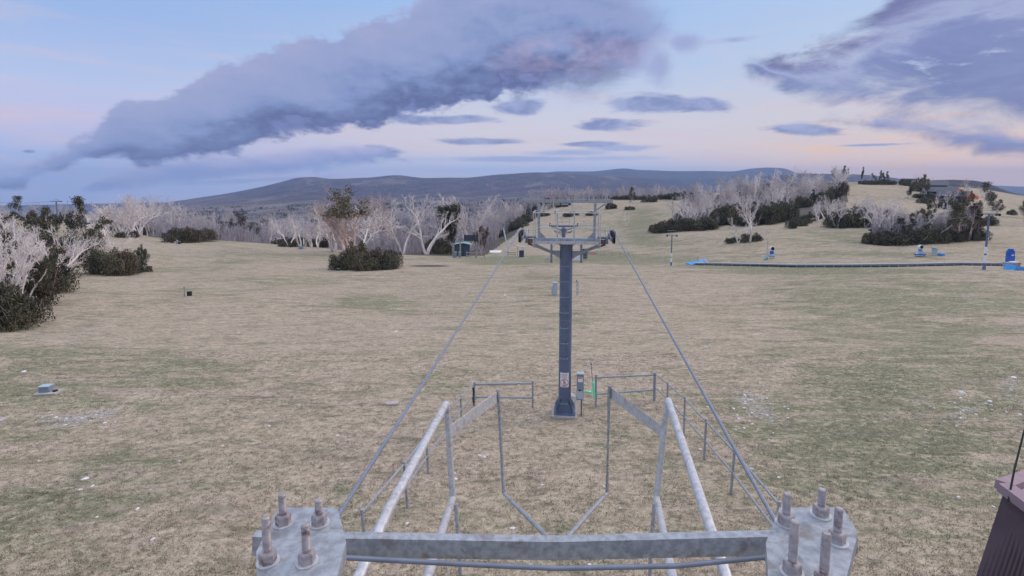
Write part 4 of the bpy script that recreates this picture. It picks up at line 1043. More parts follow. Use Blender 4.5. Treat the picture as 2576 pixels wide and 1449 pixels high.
# ------------------------------------------------------------------ far woods: past counting, one object each
def simple_tree(rs, H=8.0, n=22):
    segs = []
    for s_ in range(rs.integers(1, 4)):
        a = rs.uniform(0, 6.28); top = np.array([math.cos(a)*rs.uniform(0.1, 1.6), math.sin(a)*rs.uniform(0.1, 1.6), H*rs.uniform(0.75, 1.0)])
        mid = top*np.array([0.35, 0.35, 0.5]); b0 = np.array([0, 0, -0.4])
        segs += [[*b0, *mid, 0.16, 0.11], [*mid, *top, 0.11, 0.03]]
        for k in range(n // 2):
            u = rs.uniform(0.3, 0.95); q = (mid + (top-mid)*(u-0.5)*2) if u > 0.5 else mid*u*2
            a2 = rs.uniform(0, 6.28); L = H*rs.uniform(0.14, 0.34)*(1.2-u)
            e = q + np.array([math.cos(a2)*L*0.75, math.sin(a2)*L*0.75, L*rs.uniform(0.5, 1.1)])
            segs.append([*q, *e, 0.05, 0.016])
            for j in range(2):
                e2 = q + (e-q)*rs.uniform(0.4, 0.9); L2 = L*rs.uniform(0.3, 0.6)
                d = rs.normal(size=3); d[2] = abs(d[2])
                segs.append([*e2, *(e2 + d/np.linalg.norm(d)*L2), 0.03, 0.012])
    return tube_arrays(np.array(segs), 3)
rs = np.random.default_rng(77)
tpls = [simple_tree(rs) for _ in range(14)]
def shrub_small(rs):
    P_ = []
    for k in range(6):
        c = rs.normal(size=3)*np.array([0.9, 0.9, 0.3]); w = rs.uniform(0.5, 1.0)
        m = 16; z = rs.uniform(0, 1, m); th = rs.uniform(0, 6.28, m)
        P_.append(np.stack([c[0] + w*np.cos(th)*(1-z*0.6), c[1] + w*np.sin(th)*(1-z*0.6), z*rs.uniform(1.5, 3.2)], 1))
    return leaf_arrays(np.concatenate(P_), 0.42, rs)
stpls = [shrub_small(rs) for _ in range(6)]
def scatter(name, label, cat, P_, S_, tpl, mat, rs):
    Vs, Qs, b = [], [], 0
    which = rs.integers(0, len(tpl), len(P_)); ang = rs.uniform(0, 6.28, len(P_))
    for t in range(len(tpl)):
        k = np.nonzero(which == t)[0]
        if len(k) == 0: continue
        V_, Q_ = tpl[t]; c, s_ = np.cos(ang[k])[:, None], np.sin(ang[k])[:, None]; sc_ = S_[k][:, None]
        X = (V_[None, :, 0]*c - V_[None, :, 1]*s_)*sc_ + P_[k][:, 0:1]
        Y = (V_[None, :, 0]*s_ + V_[None, :, 1]*c)*sc_ + P_[k][:, 1:2]
        Z = V_[None, :, 2]*sc_ + P_[k][:, 2:3]
        VV = np.stack([X, Y, Z], 2).reshape(-1, 3)
        QQ = (Q_[None] + (np.arange(len(k))*len(V_))[:, None, None]).reshape(-1, 4) + b
        Vs.append(VV); Qs.append(QQ); b += len(VV)
    me = np_mesh(name, np.concatenate(Vs), np.concatenate(Qs), mat)
    o = bpy.data.objects.new(name, me); col.objects.link(o); tag(o, label, cat, None, 'stuff'); return o
def valley_row(px, Y):
    lv = [(500, b500), (900, r900), (1500, r1500), (2300, r2300)]
    R_ = np.array([np.interp(px, [p[0] for p in q], [p[1] for p in q]) for _, q in lv])
    ly = np.log(np.array([q[0] for q in lv])); t = np.clip((np.log(Y) - ly[0]), 0, None)
    out = R_[0].copy()
    for i in range(3):
        f = np.clip((np.log(Y)-ly[i])/(ly[i+1]-ly[i]), 0, 1); out = np.where(np.log(Y) >= ly[i], R_[i]*(1-f)+R_[i+1]*f, out)
    return out
def valley_pts(n, y0, y1, x0, x1, power=1.0):
    px = rs.uniform(x0, x1, n); Y = y0*(y1/y0)**(rs.uniform(0, 1, n)**power)
    P_ = np.zeros((n, 3)); a = (px-1288)/F
    near = Y < 499
    X = a*Y*1.0/CT
    X = np.where(near, X, X)
    P_[:, 0] = X; P_[:, 1] = Y
    P_[near, 2] = height(X[near], Y[near])
    r = valley_row(px, Y); b_ = -(r-ROW0)/F; dy = CT+b_*ST; dz = b_*CT-ST
    far = ~near
    P_[far, 0] = (a/dy*Y)[far]; P_[far, 2] = (dz/dy*Y)[far]
    return P_, px, Y
def clump(P_, sc_=0.012, seed=0):
    x, y = P_[:, 0]*sc_, P_[:, 1]*sc_*0.6
    return np.sin(x*3.1+seed) * np.sin(y*2.7+1.3*seed) + 0.6*np.sin(x*7.3+y*4.1+seed*2) + 0.4*np.sin(x*13-y*11)
P_, px, Y = valley_pts(9000, 160, 1300, 180, 1760, 1.15)
ed = np.interp(px, [180, 330, 420, 560, 700, 840, 1000, 1130, 1210, 1260, 1330, 1400, 1500, 1800], [255, 185, 175, 180, 182, 162, 148, 140, 150, 190, 240, 290, 310, 320])
keep = (Y > ed) & ((clump(P_) > -0.75) | (Y < 420))
P_, Y = P_[keep], Y[keep]
scatter('far_forest', 'grey dead forest filling the valley beyond the field', 'forest', P_, rs.uniform(0.75, 1.15, len(P_))*np.interp(Y, [150, 1300], [0.9, 1.3]), tpls, M['bark_far'], rs)
P_, px, Y = valley_pts(5200, 200, 1300, 180, 1760, 1.0)
ed = np.interp(px, [180, 330, 420, 560, 700, 840, 1000, 1130, 1210, 1260, 1330, 1400, 1500, 1800], [255, 185, 175, 180, 182, 162, 148, 140, 150, 190, 240, 290, 310, 320])
keep = (Y > ed) & (clump(P_, 0.012, 2.0) > 0.15)
P_, Y = P_[keep], Y[keep]
scatter('far_scrub', 'dark regrowth scrub in patches across the valley', 'scrub', P_, rs.uniform(0.7, 1.2, len(P_))*np.interp(Y, [200, 1300], [0.9, 1.5]), stpls, M['leaf_dark'], rs)
# the unseen floor of the right and left woods reads as one mass of twigs and scrub between the single trees
def wood_fill(name, label, cat, polys, n, tpl, mat, s0, s1):
    P_ = []
    for poly in polys:
        xs_ = [p[0] for p in poly]; ys_ = [p[1] for p in poly]; m = 0
        while m < n:
            x, y = random.uniform(min(xs_), max(xs_)), random.uniform(min(ys_), max(ys_))
            if in_poly(x, y, poly): P_.append(ground_at(x, y)); m += 1
    P_ = np.array([tuple(p) for p in P_])
    return scatter(name, label, cat, P_, rs.uniform(s0, s1, len(P_)), tpl, mat, rs)
W1 = [(1690, 580), (1790, 575), (1850, 562), (1970, 553), (1985, 523), (2060, 514), (2125, 478), (2120, 466), (1900, 472), (1740, 505)]
W2 = [(2195, 613), (2450, 604), (2450, 592), (2200, 597)]
wood_fill('wood_undergrowth', 'tangled dark undergrowth inside the right woods', 'undergrowth', [W1, W1, W2], 75, stpls, M['leaf_dark'], 0.6, 1.0)
wood_fill('wood_thin_growth', 'thin grey saplings crowding the inside of the right woods', 'undergrowth', [W1, W1, W2], 90, tpls, M['bark_far'], 0.45, 0.75)

# ------------------------------------------------------------------ the first lift tower
T0 = ground_at(1420, 1043)
YAW = math.atan2(2.13 - 0.25, 17.5)          # the lift line bends slightly right
LV = Vector((math.sin(YAW), math.cos(YAW), 0)); RT = Vector((math.cos(YAW), -math.sin(YAW), 0)); UP = Vector((0, 0, 1))
def line_z(px, row, Y): return at(px, row, Y).z
class Frame:
    """local frame: x along the crossarm, y along the lift line, z up"""
    def __init__(s, o): s.o = Vector(o)
    def __call__(s, x, y, z): return s.o + RT*x + LV*y + UP*z
def lift_tower(base, top_z, label, detail=2, gauge=1.72, dia=0.5, group=None, frame=True):
    H = top_z - base.z
    root = empty('lift_tower', base, -YAW, label, 'lift tower', group)
    L = lambda x, y, z: Vector((x, y, z))
    r = dia/2
    # footing and gusset plates
    MB().bbox((0, 0, 0.02), (1.02, 1.02, 0.26), 0.03).build('concrete_footing', M['concrete'], root)
    b = MB(); b.bbox((0, 0, 0.17), (0.86, 0.86, 0.04), 0.01)
    for a in range(4):
        c, s_ = math.cos(a*math.pi/2+math.pi/4), math.sin(a*math.pi/2+math.pi/4)
        b.prism([(r-0.02, 0), (0.56, 0), (0.56, 0.10), (r-0.02, 0.62)], (0, 0, 0.19), (c, s_, 0), (0, 0, 1), 0.025)
    for sx in (-1, 1):
        b.prism([(-0.30, 0), (0.30, 0), (0.15, 0.5), (-0.15, 0.5)], (0, sx*(r+0.004), 0.19), (1, 0, 0), (0, 0, 1), 0.02)
    b.build('base_plate', M['tower'], root, bevel=0.005)
    if detail > 1:
        for sx in (-1, 1):
            for sy in (-1, 1):
                q = MB(); q.lathe([(0.022, 0), (0.022, 0.16)], (sx*0.36, sy*0.36, 0.19), n=10); q.lathe([(0.045, 0), (0.045, 0.05)], (sx*0.36, sy*0.36, 0.191), n=6)
                q.build('anchor_bolt', M['galv'], root)
    col_ = MB(); col_.lathe([(r, 0.19), (r, 1.5), (r+0.003, 1.5), (r+0.003, 1.53), (r, 1.53), (r, H-2.9), (r+0.012, H-2.9), (r+0.012, H-2.84), (r, H-2.84), (r, H-0.02)], (0, 0, 0), n=40)
    col_.lathe([(r+0.07, H-0.06), (r+0.07, H-0.02)], (0, 0, 0), n=40)
    col_.build('column', M['tower'], root, smooth=True)
    if detail > 1:
        k = 0; z = 0.62
        while z < H - 0.5:
            rg = MB(); y0 = -r - 0.005; w = 0.15
            rg.tube([(-w-0.05, y0+0.06, z), (-w-0.05, y0-0.13, z), (w-0.05, y0-0.13, z), (w-0.05, y0+0.06, z)], 0.010, 8)
            if abs(z-1.6) > 0.42 : rg.build('rung', M['galv'] if k % 2 == 0 else M['tower'], root)
            k += 1; z += 0.31
    # crossarm with its braces
    a = MB()
    a.bbox((0, 0.02, H+0.10), (2.62, 0.34, 0.22), 0.02)
    for sx in (-1, 1):
        a.prism([(0, -0.62), (0.36, -0.40), (0.36, -0.30), (0, -0.30)] if sx > 0 else [(0, -0.62), (0, -0.30), (-0.36, -0.30), (-0.36, -0.40)], (sx*r*0.96, -0.10, H+0.02), (1, 0, 0), (0, 0, 1), 0.04)
        a.bar((sx*(r+0.30), -0.10, H-0.36), (sx*1.28, -0.10, H-0.06), 0.14, 0.10)
        a.bbox((sx*1.22, -0.10, H-0.08), (0.16, 0.2, 0.16), 0.01)
    a.build('crossarm', M['galv'] if detail > 1 else M['galv_dark'], root)
    ex = MB()
    for sx in (-1, 1):
        ex.bar((sx*1.31, 0, H+0.07), (sx*1.62, 0, H-0.02+0.10), 0.18, 0.16); ex.bar((sx*1.31, 0, H-0.10), (sx*1.52, 0, H-0.03), 0.12, 0.07)
    ex.build('crossarm_end', M['rusty'] if detail > 1 else M['galv_dark'], root)
    # sheave assemblies
    for sx in (-1, 1):
        X = sx*gauge
        an = empty('sheave_train', (X, 0, H+0.22)); an.parent = root
        bm_ = MB()
        bm_.bar((-0.0*sx - sx*0.02, -0.75, 0.02), (-sx*0.02, 0.75, 0.02), 0.05, 0.14)
        bm_.prism([(-0.75, -0.06), (0.75, -0.06), (0.3, 0.16), (-0.3, 0.16)], (-sx*0.06, 0, 0.03), (0, 1, 0), (0, 0, 1), 0.03)
        bm_.tube([(-sx*0.52, 0, 0.02), (sx*0.04, 0, 0.02)], 0.05, 12)
        bm_.bar((-sx*0.16, -0.28, -0.08), (-sx*0.16, 0.28, -0.08), 0.08, 0.22)
        bm_.build('rocker_beam', M['galv_dark'], an)
        for i, y in enumerate((-0.66, -0.22, 0.22, 0.66)):
            w = MB(); w.lathe([(0.05, -0.05), (0.17, -0.045), (0.20, -0.04), (0.21, -0.03), (0.18, -0.008), (0.18, 0.008), (0.21, 0.03), (0.20, 0.04), (0.17, 0.045), (0.05, 0.05)], (sx*0.06, y, 0.05+0.03*(1-abs(y))), (1, 0, 0), 22)
            w.build('sheave', M['rubber'], an, smooth=True)
        if detail > 1:
            gd = MB()
            arc = [(sx*0.15, -0.80+0.0*k, 0) for k in range(1)]
            pts = [(-sx*0.20, 0.34*math.cos(t), 0.06+0.30*math.sin(t)) for t in np.linspace(0.1, math.pi-0.1, 10)]
            gd.tube(pts, 0.012, 6)
            gd.tube([(sx*0.15, -0.85, 0.22), (sx*0.17, -0.4, 0.30), (sx*0.17, 0.4, 0.30), (sx*0.15, 0.85, 0.2)], 0.014, 6)
            gd.tube([(-sx*0.05, -0.1, 0.05), (-sx*0.05, -0.1, 0.52)], 0.012, 6)
            gd.bar((sx*0.14, -0.7, 0.27), (sx*0.14, 0.7, 0.27), 0.012, 0.12)
            gd.build('cable_guard', M['galv_light'], an)
    if detail > 1:
        # walkway platform, handrails and the lifting frame
        pl = MB(); pl.bbox((0, -0.42, H+0.08), (2.42, 0.50, 0.05), 0.01)
        pl.bar((-1.21, -0.67, H+0.10), (1.21, -0.67, H+0.10), 0.02, 0.12)
        pl.build('walkway', M['galv_light'], root)
        hr = MB(); zr = H+0.12
        xs_ = (-1.27, -0.36, 0.30, 1.27)
        for yy, zz in ((-0.66, 1.12), (0.62, 1.13)):
            hr.tube([(xs_[0], yy, zr-0.15), (xs_[0], yy, zr+zz), (xs_[3], yy, zr+zz), (xs_[3], yy, zr-0.15)], 0.021, 8)
            for x in xs_[1:3]: hr.tube([(x, yy, zr-0.12), (x, yy, zr+zz)], 0.018, 8)
            hr.tube([(xs_[0], yy, zr+0.55), (xs_[3], yy, zr+0.55)], 0.013, 8)
        for x in (xs_[0], xs_[3]): hr.tube([(x, -0.66, zr+1.12), (x, 0.62, zr+1.13)], 0.018, 8)
        hr.build('handrail', M['galv_light'], root)
        tz = H + 1.66
        lf = MB()
        for sx in (-1, 1): lf.bar((sx*1.08, 0.02, H+0.215), (sx*1.10, 0.02, tz-0.07), 0.10, 0.10, up=(0, 1, 0))
        for sx in (-1, 1): lf.prism([(0, 0), (0.22, 0), (0, 0.22)] if sx < 0 else [(0, 0), (0, 0.22), (-0.22, 0)], (sx*1.03, 0.02, H+0.213), (1, 0, 0), (0, 0, 1), 0.02)
        lf.build('lifting_frame_post', M['galv'], root)
        tb = MB(); tb.bbox((-0.06, 0.02, tz), (3.66, 0.11, 0.13), 0.008)
        tb.bar((1.14, 0.02, tz-0.34), (1.52, 0.02, tz-0.09), 0.05, 0.06)
        tb.bar((-1.70, 0.02, tz-0.09), (-1.88, 0.02, tz-0.09), 0.06, 0.06)
        tb.build('lifting_beam', M['galv'], root)
    else:
        hr = MB()
        for yy in (-0.5, 0.5):
            hr.tube([(-0.75, yy, H+0.2), (-0.75, yy, H+1.1), (0.75, yy, H+1.1), (0.75, yy, H+0.2)], 0.025, 6); hr.tube([(-0.75, yy, H+0.65), (0.75, yy, H+0.65)], 0.02, 6)
        hr.tube([(-0.25, 0.5, H+0.2), (-0.25, 0.5, H+1.1)], 0.02, 6)
        hr.build('handrail', M['galv'], root)
    return root, H
tz1 = line_z(1418, 612, T0.y)
tower1, H1 = lift_tower(T0, tz1, 'big grey lift tower in the middle with a platform and a warning sign')
TF = lambda x, y, z: T0 + RT*x + LV*y + UP*z

# warning sign on the column (curved round it)
def wrap_plate(x0, x1, z0, z1, r_, n=8, th=0.004):
    """curved sheet on the front of the column, x measured round it"""
    vs, fs = [], []
    for i in range(n+1):
        a = (x0 + (x1-x0)*i/n) / r_
        for rr_ in (r_, r_+th):
            for z in (z0, z1): vs.append((math.sin(a)*rr_, -math.cos(a)*rr_, z))
    for i in range(n):
        b = i*4; c = b+4
        fs += [(b+2, c+2, c+3, b+3), (b, b+1, c+1, c), (b, c, c+2, b+2), (b+1, b+3, c+3, c+1)]
    fs += [(0, 2, 3, 1), (n*4, n*4+1, n*4+3, n*4+2)]
    return vs, fs
rs_ = 0.25
sg_root = empty('warning_sign', T0, -YAW, 'white warning sign with a crossed out ladder strapped to the lift tower', 'sign')
def wp(name, mat, lst, parent):
    b = MB()
    for (x0, x1, z0, z1, rr_, n) in lst: vs, fs = wrap_plate(x0, x1, z0, z1, rr_, n); b._add(vs, fs)
    return b.build(name, mat, parent)
SZ = 1.26                                     # bottom of the sign
wp('sign_panel', M['white'], [(-0.20, 0.17, SZ, SZ+0.40, 0.256, 10), (-0.20, 0.17, SZ+0.405, SZ+0.60, 0.256, 10)], sg_root)
def pictogram():
    b = MB(); r_ = 0.262
    def quad(x0, z0, x1, z1, w):
        d = math.hypot(x1-x0, z1-z0); nx, nz = -(z1-z0)/d*w/2, (x1-x0)/d*w/2; n = 4; vs = []; fs = []
        for i in range(n+1):
            t = i/n
            for s_ in (1, -1):
                x = x0+(x1-x0)*t+nx*s_; z = z0+(z1-z0)*t+nz*s_
                for q in (0, 0.003):
                    vs.append((math.sin(x/r_)*(r_+q), -math.cos(x/r_)*(r_+q), z))
        for i in range(n):
            k = i*4; c = k+4
            fs += [(k+1, k+3, c+3, c+1), (k, c, c+2, k+2), (k, k+1, c+1, c), (k+2, c+2, c+3, k+3)]
        b._add(vs, fs)
    return b, quad
cx0, cz0 = -0.015, SZ+0.20
b, quad = pictogram()
for i in range(24):
    a0, a1 = i*math.pi/12, (i+1)*math.pi/12
    quad(cx0+math.cos(a0)*0.155, cz0+math.sin(a0)*0.155, cx0+math.cos(a1)*0.155, cz0+math.sin(a1)*0.155, 0.022)
quad(cx0-0.105, cz0+0.105, cx0+0.105, cz0-0.105, 0.026)
b.build('prohibition_ring', M['pinkred'], sg_root)
b, quad = pictogram()
for x in (-0.035, 0.025): quad(cx0+x, cz0-0.15, cx0+x, cz0+0.17, 0.011)
for i in range(8): quad(cx0-0.035, cz0-0.13+i*0.04, cx0+0.025, cz0-0.13+i*0.04, 0.009)
for z in (0.40, 0.03): quad(-0.21, SZ+z+0.0, 0.18, SZ+z+0.0, 0.008)
for i, w in enumerate((0.22, 0.26, 0.24, 0.2)): quad(-0.15, SZ+0.545-i*0.035, -0.15+w, SZ+0.545-i*0.035, 0.008)
b.build('sign_print', M['ink'], sg_root)

# control box on its stand, green lever, white elbow
def flat_text(body, size, p, rz, mat, name, parent, bold=False):
    cu = bpy.data.curves.new(name, 'FONT'); cu.body = body; cu.size = size; cu.align_x = 'CENTER'; cu.align_y = 'CENTER'; cu.extrude = 0.0015
    ob = bpy.data.objects.new(name, cu); col.objects.link(ob)
    dg = bpy.context.evaluated_depsgraph_get(); me = bpy.data.meshes.new_from_object(ob.evaluated_get(dg)); bpy.data.objects.remove(ob)
    me.materials.clear(); me.materials.append(mat)
    o = bpy.data.objects.new(name, me); col.objects.link(o); o.parent = parent
    o.matrix_local = Matrix.Translation(p) @ Matrix.Rotation(rz, 4, 'Z') @ Matrix.Rotation(R(90), 4, 'X')
    return o
cb = empty('control_box', TF(0.62, -0.05, 0), -YAW, 'tall narrow grey control box standing right of the lift tower foot', 'control box')
MB().bbox((0, 0, 1.24), (0.27, 0.22, 0.62+0.44), 0.012).build('cabinet', M['grey_panel'], cb)
MB().bbox((0, -0.02, 1.80), (0.30, 0.28, 0.05), 0.01).build('lid', M['grey_pale'], cb)
MB().bbox((0, -0.113, 1.40), (0.25, 0.012, 0.56), 0.004).build('door', M['grey_panel'], cb)
MB().bbox((0, -0.113, 0.93), (0.25, 0.014, 0.34), 0.004).build('lower_cover', M['grey_pale'], cb)
q = MB(); q.lathe([(0.035, 0), (0.035, 0.03)], (-0.02, -0.105, 1.13), (0, -1, 0), 16); q.build('cable_gland', M['rubber'], cb)
nt_ = MB().bbox((0, -0.122, 1.58), (0.20, 0.006, 0.22), 0.002).build('notice', M['white'], cb)
MB().bbox((0, -0.127, 1.645), (0.18, 0.004, 0.06), 0.001).build('danger_band', M['red'], nt_)
flat_text('DANGER', 0.045, Vector((0, -0.130, 1.645)), 0, M['white'], 'lettering', nt_)
q = MB(); q.bbox((0.06, 0.06, 0.36), (0.06, 0.06, 0.75), 0.005); q.build('stand', M['galv_dark'], cb)
q = MB(); q.tube([(-0.36, 0.0, 0.86), (-0.25, -0.01, 0.84), (-0.19, -0.01, 0.80), (-0.16, -0.01, 0.66), (-0.2, 0, 0.02)], [0.085, 0.085, 0.07, 0.05, 0.05], 12)
q.build('conduit_elbow', M['white'], cb, smooth=True)
FP = ground_at(1499, 1023)                    # first post of the right-hand fence
gl = empty('padding_lever', (FP.x-0.07, FP.y-0.06, FP.z), -YAW, 'mint green padded lever clamped to the first fence post right of the tower', 'lever')
q = MB(); q.tube([(0, 0, 0.36), (-0.03, 0, 0.62), (-0.05, 0, 0.86), (-0.09, 0, 1.06)], [0.035, 0.045, 0.05, 0.055], 10); q.lathe([(0.06, 0), (0.065, 0.04), (0.05, 0.07)], (-0.09, 0, 1.05), n=14)
q.build('sleeve', M['mint'], gl, smooth=True)
q = MB(); q.tube([(-0.04, 0, 0.66), (-0.16, 0, 0.64), (-0.24, 0, 0.66), (-0.38, 0, 0.70)], [0.03, 0.03, 0.045, 0.04], 10); q.lathe([(0.055, -0.03), (0.055, 0.03)], (-0.18, 0, 0.63), (0, 1, 0), 14)
q.build('arm', M['mint'], gl, smooth=True)
q = MB(); q.tube([(-0.09, 0, 1.1), (-0.13, 0, 1.5), (-0.17, 0, 1.88)], 0.013, 8); q.lathe([(0.035, 0), (0.035, 0.07)], (-0.17, 0, 1.86), n=8); q.build('rod', M['galv_dark'], gl)

# ------------------------------------------------------------------ second and third lift towers
def on_line(px, Y): return Vector((at(px, 600, Y).x, Y, 0))
for (px, row, Y, lab) in [(1418, 571, 66, 'second lift tower, seen through the frame above the big tower'), (1417, 585, 108, 'third lift tower, its low arms seen below those of the second')]:
    c = at(px, row, Y); b0 = Vector((c.x, Y, hz(c.x, Y)))
    lift_tower(b0, c.z, lab, detail=1, dia=0.48)
# haul ropes: one closed loop over the towers down to the return station
def rope(name, pts, r, label):
    return tag(MB().tube(pts, r, 8).build(name, M['cable'], None, smooth=True), label, 'cable')
s1 = {}
c2 = at(1418, 571, 66); c3 = at(1417, 585, 108)
for sx, lab, pn in ((-1, 'left haul rope of the chairlift running down to the big tower', (850, 1286)), (1, 'right haul rope of the chairlift running down to the big tower', (1946, 1290))):
    near = at(pn[0], pn[1], 4.3)
    a = TF(sx*1.84, -0.7, H1+0.44); a2 = TF(sx*1.84, 0.7, H1+0.44)
    back = near + (near-a)*0.6
    def sag(p, q_, s_, n=10): return [p.lerp(q_, i/n) - UP*s_*math.sin(math.pi*i/n) for i in range(n)]
    p2 = c2 + RT*sx*1.84 + UP*0.44; p3 = c3 + RT*sx*1.84 + UP*0.44
    pts = sag(back, a, 0.05, 14) + sag(a, a2, -0.02, 3) + sag(a2, p2, 0.3) + sag(p2, p3, 0.2) + [p3]
    o = rope('haul_rope', pts, [0.021]*14 + [0.018]*3 + [0.018]*10 + [0.018]*10 + [0.018], lab)
rp = MB(); rp.tube([at(1266, 574, 19.5), at(1271, 596, 19.4), at(1280, 634, 19.2)], 0.022, 8)
rp.tube([TF(-1.84, -0.72, H1+0.42), at(1280, 612, 19.2)], 0.018, 8)
tag(rp.build('marker_rod', M['galv_light']), 'thin white rod crossing the left haul rope beside the tower sheaves', 'rod')

# ------------------------------------------------------------------ pipe fences round the tower foot
def pipe_fence(label, posts, rails, r=0.036, rr_=0.030, cat='fence', thick=None):
    """posts: (px_top,row_top,px_base,row_base); rails: list of fractions of post height, or bar lists"""
    root = None; P_ = []
    for (pt, rt, pb, rb) in posts:
        g_ = ground_at(pb, rb); top = at(pt, rt, g_.y)
        P_.append((g_, Vector((g_.x*0.5+top.x*0.5, g_.y, top.z))))
    root = empty('pipe_fence', P_[0][0], 0, label, cat)
    inv = Matrix.Translation(-Vector(P_[0][0]))
    for g_, t_ in P_:
        b = MB(); b.tube([g_ - UP*0.2, t_], r, 10); b.lathe([(r+0.008, -0.02), (r+0.008, 0.01), (r*0.6, 0.03)], t_, n=10); b.xf(inv); b.build('post', M['galv'], root, smooth=True)
    for f in rails:
        for i in range(len(P_)-1):
            a = P_[i][0].lerp(P_[i][1], f); c = P_[i+1][0].lerp(P_[i+1][1], f)
            b = MB(); b.tube([a, c], rr_, 8); b.xf(inv); b.build('rail', M['galv'], root, smooth=True)
    return root, P_
fl, Pl = pipe_fence('pipe fence running up the left side to the tower', [(1189, 962, 1191, 1021), (1157, 996, 1161, 1054), (1068, 1090, 1078, 1192), (1008, 1162, 1026, 1276), (899, 1282, 925, 1420)], [0.95, 0.45])
fr, Pr = pipe_fence('pipe fence running up the right side to the tower', [(1648, 938, 1647, 1009), (1679, 962, 1678, 1040), (1723, 999, 1720, 1096), (1778, 1055, 1771, 1158), (1853, 1131, 1838, 1243), (1968, 1262, 1945, 1400)], [0.95, 0.48])
pipe_fence('short two rail pipe fence crossing left of the tower foot', [(1193, 962, 1194, 1021), (1340, 959, 1340, 1026)], [0.92, 0.38], 0.040, 0.044)
pipe_fence('short two rail pipe fence crossing right of the tower foot', [(1498, 944, 1499, 1023), (1645, 938, 1645, 1009)], [0.93, 0.40], 0.042, 0.044)
b = MB(); pg = Pl[0][0]; hh = Pl[0][1].z - pg.z
b.tube([pg+Vector((-0.05, -0.06, hh+0.02)), pg+Vector((-0.02, -0.08, hh*0.8)), pg+Vector((0.04, -0.08, hh*0.62)), pg+Vector((-0.02, -0.08, hh*0.4)), pg+Vector((0.02, -0.08, hh*0.15))], 0.03, 8)
tag(b.build('strap', M['rubber'], None, smooth=True), 'black strap hanging on the corner post of the left fence', 'strap')
b = MB(); b.bbox(pg+Vector((-0.03, -0.08, hh*0.93)), (0.09, 0.05, 0.26), 0.01); tag(b.build('fence_tag', M['white']), 'white tag tied on top of the left fence corner post', 'tag')

# ------------------------------------------------------------------ rope catching frames close to the camera
def catch_frame(side, label):
    root = empty('guide_frame', at(1139 if side < 0 else 1665, 1250, 5.2), 0, label, 'metal frame')
    inv = Matrix.Translation(-root.location)
    if side < 0:
        apex = at(1122, 1016, 5.7); arm = [apex, at(975, 1286, 3.75), at(904, 1449, 3.2), at(850, 1580, 2.9)]
        post = [apex + Vector((0.01, 0, -0.01)), at(1139, 1256, 5.6)]
        low = [at(1139, 1254, 5.6), at(1100, 1372, 4.2), at(1077, 1449, 3.6), at(1050, 1540, 3.2)]
        leg = [at(1146, 1268, 5.75), at(1156, 1400, 5.6), at(1158, 1470, 5.6)]
        plate = [(1252, 984, 1252, 1011, 7.9), (1132, 1072, 1132, 1102, 6.3)]
        rod = [at(1250, 980, 7.9), at(1254, 1000, 7.9), at(1267, 1242, 7.7), at(1312, 1286, 6.9), at(1420, 1395, 5.0)]
    else:
        apex = at(1681, 1008, 5.7); arm = [apex, at(1774, 1288, 3.75), at(1826, 1449, 3.2), at(1870, 1590, 2.9)]
        post = [apex + Vector((-0.01, 0, -0.01)), at(1651, 1256, 5.6)]
        low = [at(1652, 1254, 5.6), at(1673, 1360, 4.3), at(1691, 1449, 3.6), at(1712, 1540, 3.2)]
        leg = [at(1646, 1268, 5.75), at(1636, 1400, 5.6), at(1634, 1470, 5.6)]
        plate = [(1537, 976, 1537, 1003, 7.9), (1668, 1074, 1668, 1104, 6.3)]
        rod = [at(1533, 970, 7.9), at(1532, 1000, 7.9), at(1527, 1240, 7.7), at(1484, 1288, 6.9), at(1390, 1395, 5.0)]
    b = MB(); b.tube(arm, [0.040]*4, 16); b.xf(inv); b.build('top_arm', M['galv_light'], root, smooth=True)
    b = MB(); b.tube(post, 0.036, 14); b.xf(inv); b.build('upright', M['galv_light'], root, smooth=True)
    b = MB(); b.tube(low, 0.038, 14); b.xf(inv); b.build('lower_arm', M['galv_light'], root, smooth=True)
    b = MB(); b.tube(leg, 0.022, 10); b.xf(inv); b.build('brace', M['galv'], root, smooth=True)
    b = MB(); b.tube(rod, [0.027, 0.027, 0.027, 0.028, 0.028], 10); b.xf(inv); b.build('rod', M['galv'], root, smooth=True)
    (x0, a0, _, a1, Y0), (x1, c0, _, c1, Y1) = plate
    q = [at(x0, a0, Y0), at(x0, a1, Y0), at(x1, c1, Y1), at(x1, c0, Y1)]
    th = Vector((0.0, 0.012, 0.004)); b = MB()
    b._add([v for v in q] + [v + th for v in q], [(0, 1, 2, 3), (7, 6, 5, 4), (0, 4, 5, 1), (1, 5, 6, 2), (2, 6, 7, 3), (3, 7, 4, 0)]); b.xf(inv)
    b.build('guide_plate', M['galv_light'], root)
    return root
catch_frame(-1, 'pale steel guide frame reaching forward on the left of the view')
catch_frame(1, 'pale steel guide frame reaching forward on the right, flecked with rust')

